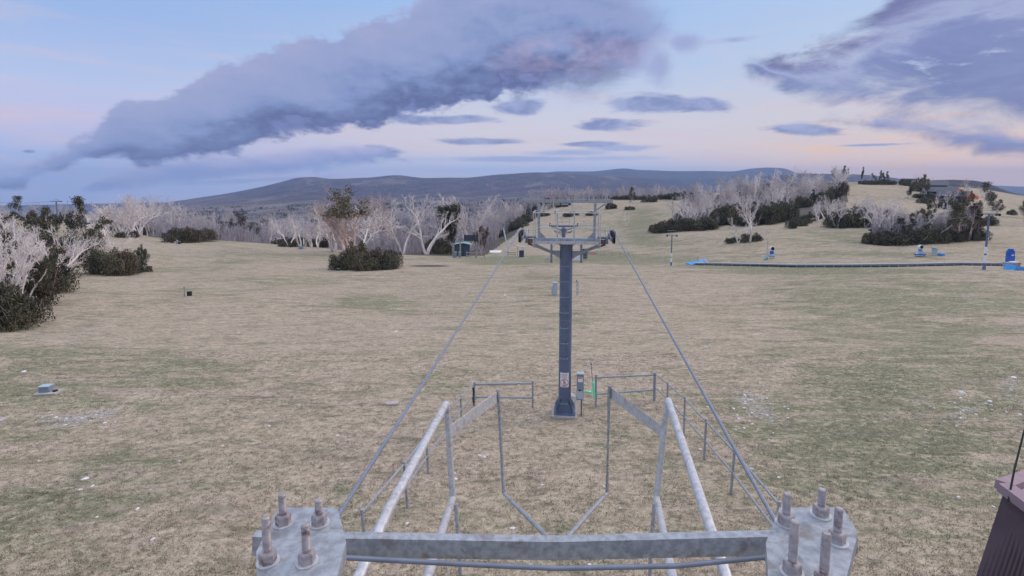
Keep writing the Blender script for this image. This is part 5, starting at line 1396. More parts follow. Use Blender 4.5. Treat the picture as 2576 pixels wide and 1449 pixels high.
# ------------------------------------------------------------------ bolted blocks of the drive station right below the camera
def bolt_block(px, label, bolts, plate_pts, Y=2.0):
    root = empty('bolted_bracket', at(px, 1340, Y), 0, label, 'bracket'); inv = Matrix.Translation(-root.location)
    zt_ = at(px, 1318, 1.85).z
    P_ = [at(x, y, yy) for x, y, yy in plate_pts]
    for p in P_: p.z = zt_
    b = MB(); k = len(P_); b._add([p for p in P_] + [p - UP*0.06 for p in P_], [tuple(range(k)), tuple(range(k, 2*k))[::-1]] + [(i, k+i, k+(i+1) % k, (i+1) % k) for i in range(k)])
    b.xf(inv); b.build('plate', M['galv'], root)
    for (x, y, yy) in bolts:
        p = at(x, y, yy); h = p.z - zt_
        b = MB(); b.lathe([(0.0135, -h)] + [(0.0148 if k_ % 2 else 0.0130, -h + 0.05 + k_*0.0032) for k_ in range(int((h-0.056)/0.0032))] + [(0.0135, -0.004), (0.0105, 0)], p, n=16); b.xf(inv); bb = b.build('bolt', M['bolt'], root, smooth=True)
        b = MB(); b.lathe([(0.029, 0.004-h), (0.029, 0.036-h), (0.026, 0.042-h)], p, n=6); b.xf(inv); b.build('nut', M['bolt'], bb)
        b = MB(); b.lathe([(0.038, -h), (0.038, 0.005-h)], p, n=24); b.xf(inv); b.build('washer', M['galv_light'], bb)
    return root
M['bolt'] = simple('bolt_steel', (0.40, 0.37, 0.38), 0.5, 0.4, 0.2, 40, 0.1, (0.16, 0.09, 0.08), 0.9)
bolt_block(720, 'bolted steel bracket at the bottom left, two bright bolt ends sticking up', [(709, 1243, 1.85), (801, 1257, 1.85), (668, 1300, 1.65), (768, 1318, 1.65)], [(640, 1310, 1.7), (700, 1285, 1.95), (850, 1300, 1.95), (870, 1340, 1.75), (830, 1420, 1.5), (640, 1390, 1.5)])
bolt_block(2050, 'bolted steel bracket at the bottom right, three bolt ends sticking up', [(1981, 1241, 1.85), (2069, 1230, 1.9), (2111, 1278, 1.75), (2000, 1310, 1.6), (2080, 1340, 1.55)], [(1930, 1310, 1.75), (1960, 1290, 1.95), (2120, 1278, 1.95), (2160, 1320, 1.8), (2130, 1400, 1.55), (1940, 1420, 1.5)])
bb_ = empty('station_beam', at(1400, 1420, 2.3), 0, 'wide steel cross beam of the drive station across the bottom of the view', 'beam'); inv = Matrix.Translation(-bb_.location)
b = MB(); b.bar(at(640, 1366, 2.35), at(1400, 1378, 2.45), 0.05, 0.10); b.bar(at(1400, 1378, 2.45), at(2150, 1360, 2.35), 0.05, 0.10); b.xf(inv); b.build('beam', M['galv'], bb_)
b = MB(); b.tube([at(850, 1402, 2.3), at(1180, 1420, 2.3), at(1400, 1430, 2.3), at(1700, 1424, 2.3), at(2020, 1392, 2.3)], 0.012, 10); b.xf(inv); b.build('conduit', M['galv_dark'], bb_, smooth=True)

# brown louvred housing in the lower right corner, with a stay wire
hs = empty('louvred_housing', at(2540, 1330, 2.6), 0, 'dark brown louvred metal housing in the bottom right corner', 'housing'); inv = Matrix.Translation(-hs.location)
A_, B_, C_, D_ = at(2524, 1240, 2.62), at(2612, 1204, 3.25), at(2800, 1270, 3.0), at(2690, 1365, 2.3)
A2, B2, C2, D2 = at(2432, 1520, 2.62), at(2470, 1420, 3.25), at(2790, 1600, 3.0), at(2600, 1700, 2.3)
b = MB(); b._add([A_, B_, C_, D_, A2, B2, C2, D2], [(0, 3, 2, 1), (0, 4, 7, 3), (0, 1, 5, 4), (1, 2, 6, 5), (2, 3, 7, 6), (4, 5, 6, 7)]); b.xf(inv); b.build('body', M['brown'], hs)
b = MB()
for i in range(16):
    t = (i+0.5)/16; p = A_.lerp(D_, t) + Vector((0, -0.008, -0.1)); q = A2.lerp(D2, t) + Vector((0, -0.008, 0)); b.tube([p, q], 0.010, 6)
b.xf(inv); b.build('corrugated_side', M['brown'], hs)
up_ = UP*0.035; b = MB()
for p, q in ((A_, B_), (B_, C_), (C_, D_), (D_, A_)): b.bar(p+up_, q+up_, 0.075, 0.05)
b.xf(inv); b.build('top_trim', M['mauve'], hs)
b = MB()
for i in range(5):
    t = (i+0.8)/6; b.bar(A_.lerp(D_, t)+UP*0.022+ (B_-A_)*0.14, B_.lerp(C_, t)+UP*0.022-(B_-A_)*0.10, 0.05, 0.012, up=(0.35, 0, 1))
b.xf(inv); b.build('louvre', M['mauve'], hs)
b = MB(); b.bar(A_ + UP*0.0 + Vector((0, -0.03, -0.055)), D_ + Vector((0, -0.03, -0.055)), 0.012, 0.12); b.xf(inv); b.build('fascia', M['brown'], hs)
b = MB(); b.tube([at(2536, 1262, 2.55), at(2552, 1180, 2.6), at(2576, 1086, 2.7), at(2640, 880, 3.0)], 0.0045, 6); tag(b.build('stay_wire', M['rubber']), 'thin black wire rising from the brown housing at the right edge', 'wire')

# ------------------------------------------------------------------ small things on the grass
def thing_at(name, px, row, label, cat, group=None, rz=0.0):
    p = ground_at(px, row); return empty(name, p, rz, label, cat, group), p
# concrete pad with grey box and black cap
r_, p = thing_at('service_pit', 122, 990, 'concrete pad with a pale blue grey box and a black cap at left', 'service pit', rz=0.15)
MB().bbox((0, 0, 0.03), (0.95, 0.62, 0.14), 0.02).build('pad', M['concrete'], r_)
MB().bbox((-0.12, 0.06, 0.22), (0.42, 0.36, 0.26), 0.015).build('box', M['grey_panel'], r_); MB().bbox((-0.12, 0.06, 0.365), (0.46, 0.40, 0.03), 0.01).build('box_lid', M['grey_pale'], r_)
q = MB(); q.lathe([(0.10, 0), (0.11, 0.05), (0.05, 0.08)], (0.30, -0.02, 0.10), n=16); q.build('cap', M['rubber'], r_)
for (x, y, w, d, h, l, rz) in [(987, 1018, 0.52, 0.30, 0.10, 'pale timber slab lying beside the left haul rope', 0.2), (4, 1058, 0.34, 0.26, 0.07, 'pale slab at the very left edge of the view', -0.3)]:
    b = MB(); b.bbox((0, 0, h/2), (w, d, h), 0.015); o = b.build('slab', M['concrete']); o.location = ground_at(x, y); o.rotation_euler = (0, 0, rz); tag(o, l, 'slab')
# post and black barrel
b = MB(); b.bbox((0, 0, 0.55), (0.10, 0.10, 1.12), 0.01); o = b.build('timber_post', M['timber']); o.location = ground_at(465, 746); tag(o, 'grey timber post left of the black barrel', 'post')
r_, p = thing_at('barrel', 477, 744, 'small black barrel beside the grey timber post', 'barrel')
q = MB(); q.lathe([(0.20, 0), (0.235, 0.08), (0.25, 0.24), (0.235, 0.42), (0.20, 0.5)], (0, 0, 0), n=24)
for z in (0.12, 0.38): q.lathe([(0.252, z-0.015), (0.256, z), (0.252, z+0.015)], (0, 0, 0), n=24)
q.build('drum', M['rubber'], r_, smooth=True)
b = MB(); b.lathe([(0.17, 0.5), (0.18, 0.52)], (0, 0, 0), n=20); b.build('drum_lid', M['galv_dark'], r_)
b = MB(); b.bbox((0, 0, 0.02), (1.1, 0.16, 0.06), 0.01); o = b.build('plank', M['timber']); o.location = ground_at(462, 750); o.rotation_euler = (0, 0, 0.3); tag(o, 'flat grey plank lying in front of the timber post and barrel', 'plank')
# green box by the island, small boxes by the oval clump
r_, p = thing_at('valve_box', 851, 681, 'small dark green box at the left of the middle shrub island', 'box')
MB().bbox((0, 0, 0.17), (0.42, 0.30, 0.36), 0.02).build('body', M['green_dark'], r_); MB().bbox((0, 0, 0.365), (0.46, 0.34, 0.03), 0.01).build('lid', M['roof_green'], r_)
for (x, y, w, h, m_, l) in [(440, 612, 0.4, 0.5, 'concrete', 'pale block at the left of three small blocks before the oval clump'), (446, 614, 0.35, 1.0, 'galv', 'grey upright box in the middle of three small blocks'), (452, 614, 0.45, 0.7, 'green_dark', 'dark box at the right of three small blocks before the oval clump')]:
    r_, p = thing_at('marker_block', x, y, l, 'box'); MB().bbox((0, 0, h/2), (w, 0.35, h), 0.02).build('body', M[m_], r_); MB().bbox((0, 0, h+0.02), (w+0.06, 0.41, 0.04), 0.01).build('lid', M['galv_light'], r_)
# stones and flecks scattered in the near grass
proto = []
for s_ in range(5):
    bm = bmesh.new(); bmesh.ops.create_icosphere(bm, subdivisions=2, radius=1.0); rsx = random.Random(s_)
    for v in bm.verts: v.co = Vector((v.co.x*(1+rsx.uniform(-.2, .2)), v.co.y*(0.7+rsx.uniform(-.15, .15)), v.co.z*(0.35+rsx.uniform(-.1, .1))))
    me = bpy.data.meshes.new('stone'); bm.to_mesh(me); bm.free(); me.materials.append(M['quartz']); proto.append(me)
spots = [(x, y, s_) for x, y, s_ in [(1450, 795, .16), (1270, 743, .2), (996, 834, .13), (1395, 742, .22), (1218, 1150, .09), (1206, 1146, .06), (1190, 1172, .07), (1775, 872, .14), (2420, 988, .16), (2550, 950, .14), (1140, 1190, .08), (1640, 820, .1), (600, 838, .1), (1490, 1400, .07), (1290, 1330, .08), (60, 935, .12), (215, 1205, .1), (1010, 1250, .07), (2490, 1010, .12), (1890, 1180, .08)]]
for i in range(190):
    t = random.random()
    if t < .35: x, y = random.gauss(1900, 45), random.gauss(1025, 30)
    elif t < .6: x, y = random.gauss(2440, 80), random.gauss(1035, 28)
    elif t < .7: x, y = random.gauss(180, 70), random.gauss(1055, 12)
    else: x, y = random.uniform(0, 2576), random.uniform(880, 1440)
    if 0 < x < 2600 and y > 850: spots.append((x, y, random.uniform(.02, .075)))
for i, (x, y, s_) in enumerate(spots):
    o = bpy.data.objects.new('stone', random.choice(proto)); col.objects.link(o); o.location = ground_at(x, y) + UP*s_*0.1; o.scale = (s_, s_, s_); o.rotation_euler = (0, 0, random.uniform(0, 6))
    tag(o, 'small pale stone lying in the short grass', 'stone', 'pale stones scattered in the grass')

# ------------------------------------------------------------------ hut with split roof, timber rail, behind it a dark sign board
r_, p = thing_at('ticket_hut', 1163, 645, 'small dark blue hut with green tin roof under the middle gums', 'hut')
u = size_at(p, 1.0)      # metres for one picture unit there
MB().bbox((0, 1.2, 14*u), (36*u, 2.2, 28*u+0.6), 0.02).build('wall', M['hut'], r_)
MB().box((0, 0.095, 12*u), (9*u, 0.012, 22*u)).build('door', M['green_dark'], r_)
b = MB(); b.bar((-20*u, 1.0, 31*u), (0.3, 1.0, 34*u), 2.9, 0.12, up=(0, 0, 1)); b.bar((0.3, 1.0, 34*u), (22*u, 1.0, 30*u), 2.9, 0.12); b.build('roof', M['roof_green'], r_)
for x, h in ((-23*u, 34*u), (-5*u, 38*u), (36*u, 37*u)):
    r2, p2 = thing_at('timber_pole', 1163 + x/u, 648, {-23: 'leftmost thick pole left of the small hut', -5: 'thick pole standing in front of the small hut door', 36: 'thick pole at the right end of the hut rail'}[round(x/u)], 'pole')
    q = MB(); q.tube([(0, 0, -0.2), (0, 0, h)], 0.17, 12); q.build('shaft', M['timber'], r2, smooth=True); q = MB(); q.lathe([(0.2, 0), (0.2, 0.12)], (0, 0, h), n=12); q.build('cap', M['galv'], r2)
r2, p2 = thing_at('hut_sign_board', 1170, 641, 'dark blue sign board raised above the small hut', 'board')
MB().bbox((14*u, 3.2, 43*u), (40*u, 0.12, 17*u), 0.02).build('panel', M['lodge_roof'], r2)
b = MB()
for x in (-4*u, 33*u): b.tube([(x, 3.35, -0.2), (x, 3.35, 50*u)], 0.09, 8)
b.build('post', M['timber'], r2)
r2, p2 = thing_at('timber_rail', 1192, 650, 'pale two board timber rail in front of the hut', 'rail fence')
for z in (7*u, 14*u): MB().bbox((4*u, 0, z), (46*u, 0.06, 0.24), 0.01).build('board', M['timber'], r2)
for x in (-17*u, 4*u, 26*u): MB().bbox((x, 0.1, 7*u), (0.14, 0.12, 19*u), 0.01).build('post', M['timber'], r2)
for (x, y, w, l) in [(1146, 648, 3, 'grey box left of two beside the hut pole'), (1157, 648, 3, 'grey box right of two beside the hut pole')]:
    r2, p2 = thing_at('bin', x, y, l, 'box'); MB().bbox((0, -0.3, 7*u), (6*u, 0.5, 14*u), 0.02).build('body', M['grey_panel'], r2); MB().bbox((0, -0.3, 14.3*u), (6.6*u, 0.6, 0.06), 0.01).build('lid', M['grey_pale'], r2)
# white mats right of the hut
for (x, y, w, d, l) in [(1247, 634, 30, 4.5, 'white flat mat lying on the grass right of the hut')]:
    g_ = ground_at(x, y); uu = size_at(g_, 1); b = MB(); b.bbox((0, 0, 0.12), (w*uu, d, 0.12), 0.02); o = b.build('mat', M['white']); o.location = g_; tag(o, l, 'mat')
# dark kiosk and loose rails left of the tower, behind
r2, p2 = thing_at('lift_kiosk', 1312, 648, 'narrow dark kiosk with a tilted roof panel left of the tower column', 'kiosk'); uu = size_at(p2, 1)
MB().bbox((0, 0, 9*uu), (12*uu, 0.9, 18*uu), 0.02).build('cabin', M['lodge'], r2)
b = MB(); b.bar((-13*uu, 0, 30*uu), (8*uu, 0, 27*uu), 1.4, 0.14); b.build('roof', M['grey_pale'], r2)
b = MB()
for x in (-10*uu, 4*uu): b.tube([(x, 0, 0), (x, 0, 28*uu)], 0.05, 8)
b.build('post', M['galv'], r2)
MB().bbox((4*uu, -1.0, 0.06), (20*uu, 0.9, 0.12), 0.02).build('step', M['concrete'], r2)
r2, p2 = thing_at('timber_rail', 1287, 645, 'low pale timber rail left of the narrow dark kiosk', 'rail fence')
for z in (6*uu, 10*uu): MB().bbox((0, 0, z), (24*uu, 0.05, 0.16), 0.01).build('board', M['timber'], r2)
for x in (-10*uu, 9*uu): MB().bbox((x, 0.08, 5*uu), (0.1, 0.08, 12*uu), 0.01).build('post', M['timber'], r2)

# ------------------------------------------------------------------ return station portal behind the tower
r2, p2 = thing_at('station_portal', 1424, 661, 'grey two post portal of the return station behind the tower column', 'portal'); uu = size_at(p2, 1)
for x in (-37*uu, 38*uu): q = MB(); q.tube([(x, 0, -0.2), (x, 0, 52*uu)], 0.21, 14); q.build('post', M['galv_dark'], r2, smooth=True)
MB().bbox((0.5*uu, 0, 53*uu), (82*uu, 0.3, 0.36), 0.02).build('beam', M['galv'], r2)
b = MB()
for sx, x in ((1, -37*uu), (-1, 38*uu)): b.bar((x, 0, 36*uu), (x+sx*14*uu, 0, 51*uu), 0.08, 0.08)
b.build('brace', M['galv'], r2)
r2, p2 = thing_at('banner', 1452, 657, 'white mesh banner in the return station right of the tower column', 'banner'); uu = size_at(p2, 1)
b = MB(); b.prism([(-15*uu, 0), (14*uu, 0), (14*uu, 15*uu), (-2*uu, 12*uu)], (0, 0, 0.1), (1, 0, 0), (0, 0, 1), 0.04); b.build('sheet', M['white'], r2)
b = MB(); b.tube([(-16*uu, 0, 0), (14*uu, 0, 0)], 0.06, 6); b.build('foot_bar', M['rubber'], r2)
r2, p2 = thing_at('motor_box', 1471, 655, 'black boxy machine with ladder beside the right portal post', 'machine'); uu = size_at(p2, 1)
MB().bbox((0, 0.4, 16*uu), (13*uu, 1.0, 24*uu), 0.05).build('casing', M['rubber'], r2)
b = MB()
for x in (-3*uu, 4*uu): b.tube([(x, -0.2, 0), (x, -0.2, 20*uu)], 0.035, 6)
for k in range(5): b.tube([(-3*uu, -0.2, (2+4*k)*uu), (4*uu, -0.2, (2+4*k)*uu)], 0.03, 6)
b.build('ladder', M['galv_light'], r2)
r2, p2 = thing_at('scrap_rack', 1380, 662, 'pale bundle of pipework at the left portal post', 'rack'); uu = size_at(p2, 1)
for k in range(5):
    b = MB(); b.tube([(-8*uu+k*3*uu, 0, 0), (-9*uu+k*3.4*uu, 0, 12*uu), (-4*uu+k*2.6*uu, 0, 14*uu)], 0.06, 6); b.build('pipe', M['grey_pale'], r2)
# netting fence running right from the station
b = empty('safety_fence', ground_at(1480, 640), 0, 'low net fence with orange panels right of the return station', 'fence'); inv = Matrix.Translation(-b.location)
fx = [(1480, 640), (1500, 641), (1520, 643), (1540, 645), (1560, 648), (1580, 650)]
FPn = [ground_at(x, y) for x, y in fx]
for p in FPn: q = MB(); q.tube([p, p+UP*1.15], 0.035, 6); q.xf(inv); q.build('post', M['galv_dark'], b)
for i in range(5):
    q = MB()
    for z in (0.25, 0.7, 1.1): q.tube([FPn[i]+UP*z, FPn[i+1]+UP*z], 0.018, 5)
    q.xf(inv); q.build('rail', M['galv_dark'] if i != 0 else M['pinkred'], b)
q = MB(); q.bar(FPn[0]+UP*0.35, FPn[1]+UP*0.35, 0.03, 0.5); q.xf(inv); q.build('net_panel', simple('salmon_net', (0.60, 0.32, 0.27), 0.8), b)
# cabinet and ladder stand behind the tower column
r2, p2 = thing_at('electric_cabinet', 1394, 742, 'pale blue grey cabinet just left of the tower column, in the field behind', 'cabinet'); uu = size_at(p2, 1)
MB().bbox((2*uu, 0, 16*uu), (11*uu, 0.4, 30*uu), 0.02).build('casing', M['grey_pale'], r2); MB().bbox((2*uu, -0.03, 31.5*uu), (13*uu, 0.5, 0.08), 0.01).build('roof', M['galv_light'], r2)
MB().bbox((-5*uu, 0, 14*uu), (4*uu, 0.3, 20*uu), 0.02).build('side_panel', M['grey_pale'], r2)
r2, p2 = thing_at('hydrant_post', 1452, 742, 'narrow pale green frame post just right of the tower column, in the field behind', 'post'); uu = size_at(p2, 1)
for x in (-2.2*uu, 2.2*uu): MB().bbox((x, 0, 17*uu), (0.08, 0.1, 34*uu), 0.01).build('upright', M['grey_pale'], r2)
for z in (6, 15, 24, 31): MB().bbox((0, 0.0, z*uu), (4.6*uu-0.09, 0.08, 0.07), 0.01).build('crosspiece', M['galv_dark'], r2)
q = MB(); q.lathe([(0.07, 0), (0.09, 0.08), (0.04, 0.16)], (-2*uu, 0, 34.2*uu), n=10); q.build('finial', M['rusty'], r2)

# ------------------------------------------------------------------ T-bar poles
def tbar_pole(px, row, hpx, label, foot=True, rpx=3.2, cage=True):
    p = ground_at(px, row); uu = size_at(p, 1); H = hpx*uu
    o = empty('lift_pole', p, 0, label, 'lift pole', None)
    MB().lathe([(0.45, -0.1), (0.45, 0.10)], (0, 0, 0), n=20).build('footing', M['concrete'], o)
    q = MB(); r_ = rpx*uu/2; q.lathe([(r_*1.7, 0.1), (r_*1.5, 0.25), (r_*1.05, 0.6), (r_, 0.7), (r_*0.8, H)], (0, 0, 0), n=18); q.build('mast', M['tower'], o, smooth=True)
    q = MB(); w = hpx*0.155*uu
    q.bbox((0, 0, H), (2*w, 0.14, 0.12), 0.01); q.build('arm', M['galv_dark'], o)
    for sx in (-1, 1):
        q = MB()
        for y in (-0.2, 0.2): q.lathe([(0.05, -0.04), (0.17, -0.03), (0.17, 0.03), (0.05, 0.04)], (sx*w, y, H-0.10), (1, 0, 0), 16)
        q.build('sheave', M['rubber'], o)
    if cage:
        q = MB(); c = w*0.85
        q.tube([(-c, 0.1, H+0.06), (-c, 0.1, H+0.75), (c, 0.1, H+0.75), (c, 0.1, H+0.06)], 0.03, 6); q.tube([(-c, 0.1, H+0.45), (c, 0.1, H+0.45)], 0.025, 6)
        q.tube([(-c, -0.3, H+0.75), (-c, 0.1, H+0.75)], 0.025, 6); q.tube([(c, -0.3, H+0.75), (c, 0.1, H+0.75)], 0.025, 6)
        q.build('top_frame', M['galv'], o)
    for z0, z1 in ((0.13, 0.27), (0.30, 0.42)):
        MB().lathe([(r_*1.25, z0*H), (r_*1.25, z1*H)], (0, 0, 0), n=14).build('label_band', M['white'], o)
    return o, p, H
tbar_pole(1688, 669, 78, 'slim lift pole with white bands left of the blue mat')
tp, tpp, tH = tbar_pole(2475, 680, 142, 'tall lift pole with white bands near the right edge', rpx=5.2)
# its thin rope
b = MB(); b.tube([tpp+Vector((-0.9, 0, tH-0.1)), at(2330, 560, 75), at(2120, 580, 92), at(2010, 592, 105)], 0.02, 5); tag(b.build('lift_rope', M['galv']), 'thin rope running left from the tall lift pole', 'cable')
b = MB(); b.tube([at(2479, 1600-1040, 66)+Vector((0.8, 0, 0.4)), at(2560, 540, 55), at(2680, 500, 45)], 0.02, 5); tag(b.build('lift_rope', M['galv']), 'thin rope running right from the tall lift pole out of view', 'cable')
# left side lift masts
def mast(px, row, hpx, label, kind='t', rpx=4):
    p = ground_at(px, row); uu = size_at(p, 1); H = hpx*uu; o = empty('lift_pole', p, 0, label, 'lift pole')
    q = MB(); q.lathe([(rpx*uu/2*1.3, -0.3), (rpx*uu/2, 0.5), (rpx*uu/2*0.8, H)], (0, 0, 0), n=16); q.build('mast', M['galv_dark'], o, smooth=True)
    w = {'t': 12, 's': 7}[kind]*uu
    MB().bbox((0, 0, H-0.1), (2*w, 0.25, 0.28), 0.03).build('arm', M['galv_dark'], o)
    b = MB(); b.tube([(-w*0.45, 0, H+0.05), (-w*0.45, 0, H+0.9), (w*0.45, 0, H+0.9), (w*0.45, 0, H+0.05)], 0.05, 6); b.tube([(-w*0.45, 0, H+0.5), (w*0.45, 0, H+0.5)], 0.04, 6); b.build('top_frame', M['galv_dark'], o)
    for sx in (-1, 1): MB().bbox((sx*w, 0, H-0.14), (0.2, 1.2, 0.3), 0.04).build('sheave_train', M['rubber'], o)
    return o, p, H
m1, q1, h1_ = mast(146, 556, 50, 'dark lift tower standing on the left skyline', 't', 4)
m2, q2, h2_ = mast(548, 598, 74, 'slim blue grey lift pole on the left field edge', 's', 4.5)
m3, q3, h3_ = mast(219, 622, 62, 'pale lift pole partly hidden by the tall tuft topped gum', 's', 4)
b = MB(); b.tube([q1+UP*h1_, at(60, 511, 190), at(-60, 508, 215)], 0.07, 5); tag(b.build('lift_rope', M['cable']), 'dark lift rope running left from the skyline lift tower', 'cable')
# light mast with box base, yellow sign
r2, p2 = thing_at('light_mast', 765, 627, 'slim grey mast with a white label and cage at its foot', 'mast'); uu = size_at(p2, 1)
q = MB(); q.tube([(0, 0, 0), (0, 0, 75*uu)], 0.12, 10); q.build('shaft', M['grey_pale'], r2, smooth=True)
MB().lathe([(0.16, 14*uu), (0.16, 26*uu)], (0, 0, 0), n=12).build('label_band', M['white'], r2)
b = MB()
for x in (-18, -12, -6, 4, 7): b.tube([(x*uu, 0, 0), (x*uu, 0, 11*uu)], 0.04, 6)
for z in (3, 11): b.tube([(-18*uu, 0, z*uu), (7*uu, 0, z*uu)], 0.04, 6)
b.build('cage', M['grey_pale'], r2)
MB().bbox((-9*uu, 0.3, 4*uu), (10*uu, 0.5, 7*uu), 0.02).build('box', M['grey_panel'], r2)
r2, p2 = thing_at('yellow_sign', 777, 619, 'small yellow sign on a dark post left of the dark shrubs', 'sign'); uu = size_at(p2, 1)
MB().bbox((0, 0, 12*uu), (0.12, 0.1, 40*uu), 0.01).build('post', M['timber'], r2)
MB().bbox((0, -0.1, 26*uu), (6*uu, 0.05, 8*uu), 0.01).build('panel', M['yellow'], r2); MB().bbox((0, -0.1, 36*uu), (8*uu, 0.3, 5*uu), 0.01).build('hood', M['rubber'], r2)

# ------------------------------------------------------------------ carpet conveyor
cA, cB = ground_at(1748, 668), ground_at(2538, 668)
cr = empty('carpet_conveyor', cA, 0, 'long low conveyor carpet with a white edge crossing the right field', 'conveyor'); inv = Matrix.Translation(-cA)
np_ = 34; line = []
for i in range(np_+1):
    t = i/np_; x = 1748 + (2538-1748)*t; rr0 = np.interp(x, [1748, 1800, 2000, 2150, 2300, 2420, 2538], [667, 667.5, 672, 672, 670.5, 667.5, 669])
    g_ = ground_at(x, rr0); line.append(g_)
def strip(mb, dz0, dz1, dy, w):
    for i in range(np_):
        a, c = line[i], line[i+1]; mb.bar(a+Vector((0, dy, (dz0+dz1)/2)), c+Vector((0, dy, (dz0+dz1)/2)), w, dz1-dz0)
q = MB(); strip(q, -0.25, 0.12, 0.0, 0.10); q.xf(inv); q.build('side_skirt', M['rubber'], cr)
q = MB(); strip(q, 0.124, 0.36, 0.01, 0.08); q.xf(inv); q.build('side_panel', M['galv_dark'], cr)
for i in range(0, np_, 1):
    q = MB(); q.box(tuple(line[i] + Vector((0, -0.07, 0.08))), (0.10, 0.05, 0.62)); q.xf(inv); q.build('support', M['galv'], cr)
q = MB(); strip(q, 0.40, 0.52, -0.02, 0.10); q.xf(inv); q.build('edge_rail', M['white'], cr)
q = MB(); strip(q, 0.12, 0.16, 0.55, 0.9); q.xf(inv); q.build('belt', M['rubber'], cr)
q = MB(); strip(q, -0.1, 0.2, 1.1, 0.10); q.xf(inv); q.build('far_skirt', M['galv'], cr)
def tarp(px, row, w, d, label, rz, pk=0.45):
    p = ground_at(px, row); n = 10; vs, fs = [], []; rsx = random.Random(int(px))
    for j in range(n+1):
        for i in range(n+1):
            x, y = (i/n-0.5)*w, (j/n-0.5)*d
            z = 0.06 + pk*max(0, 1-abs(i/n-0.6)*1.7)*max(0.15, 1-abs(j/n-0.5)*1.2) + rsx.uniform(-.03, .03)
            vs.append((x, y, z))
    for j in range(n):
        for i in range(n): a = j*(n+1)+i; fs.append((a, a+1, a+n+2, a+n+1))
    k = len(vs); vs += [(x, y, z-0.05) for x, y, z in vs]; fs += [tuple(reversed([v+k for v in f])) for f in fs[:n*n]]
    rim = [i for i in range(n+1)] + [j*(n+1)+n for j in range(1, n+1)] + [n*(n+1)+i for i in range(n-1, -1, -1)] + [j*(n+1) for j in range(n-1, 0, -1)]
    for i in range(len(rim)): a, c = rim[i], rim[(i+1) % len(rim)]; fs.append((a, c, c+k, a+k))
    o = mesh_obj('tarp', vs, fs, M['sky_blue']); o.location = p; o.rotation_euler = (0, 0, rz); return tag(o, label, 'tarp')
tarp(1752, 664, 3.0, 2.6, 'crumpled light blue tarp at the left end of the conveyor', 0.1, 0.55)
tarp(1768, 660, 1.6, 2.0, 'small light blue flap behind the crumpled tarp at the left conveyor end', -0.1, 0.7)
r2, p2 = thing_at('loading_gate', 1775, 662, 'white and red loading gate at the left end of the conveyor', 'gate'); uu = size_at(p2, 1)
b = MB(); b.bar((-14*uu, 0, 6*uu), (12*uu, 0, 3*uu), 0.1, 0.12); b.bar((-16*uu, 0.5, 9*uu), (4*uu, 0.5, 8*uu), 0.1, 0.1); b.build('rail', M['white'], r2)
MB().bbox((10*uu, -0.2, 2*uu), (4*uu, 0.3, 5*uu), 0.02).build('stop', M['red'], r2)
q = MB(); q.tube([(-18*uu, 0.3, 0), (-18*uu, 0.3, 17*uu)], 0.05, 6); q.build('post', M['galv_dark'], r2)
# right end: blue tower cabinet, grey base, ramp
r2, p2 = thing_at('conveyor_cabinet', 2541, 665, 'blue upright control cabinet at the right end of the conveyor', 'cabinet'); uu = size_at(p2, 1)
MB().bbox((-2*uu, 0, 16*uu), (13*uu, 0.7, 32*uu), 0.05).build('casing', M['blue'], r2)
b = MB()
for k in range(5): b.bbox((-9*uu + k*3.1*uu, -0.05, (33+(k % 2)*3.0 - abs(k-2)*1.2)*uu), (2.8*uu, 0.5, 9*uu), 0.04)
b.build('folded_cover', M['blue'], r2)
MB().bbox((6*uu, 0.1, 12*uu), (4*uu, 0.6, 22*uu), 0.04).build('side_pack', M['blue'], r2)
MB().bbox((-2*uu, -0.37, 24*uu), (6*uu, 0.02, 2.6*uu), 0.004).build('lettering', M['white'], r2)
r2, p2 = thing_at('conveyor_end_box', 2545, 671, 'grey steel end box under the blue control cabinet', 'box'); uu = size_at(p2, 1)
MB().bbox((0, 0.1, 4.5*uu), (29*uu, 1.0, 12*uu), 0.03).build('box', M['galv'], r2); MB().bbox((2*uu, -0.1, 12*uu), (14*uu, 0.7, 3*uu), 0.03).build('cover', M['white'], r2); MB().bbox((12*uu, -0.35, 9*uu), (6*uu, 0.3, 3*uu), 0.03).build('red_stop', M['red'], r2)
p = ground_at(2575, 680); b = MB(); b.prism([(-1.6, 0), (2.6, -0.3), (2.6, 0.03), (-1.2, 0.75)], (0, 0, 0), (1, 0, 0), (0, 0, 1), 1.5); o = b.build('ramp_mat', M['sky_blue']); o.location = p + Vector((0, 0.5, -0.1)); tag(o, 'light blue ramp mat sloping down at the right edge', 'mat')
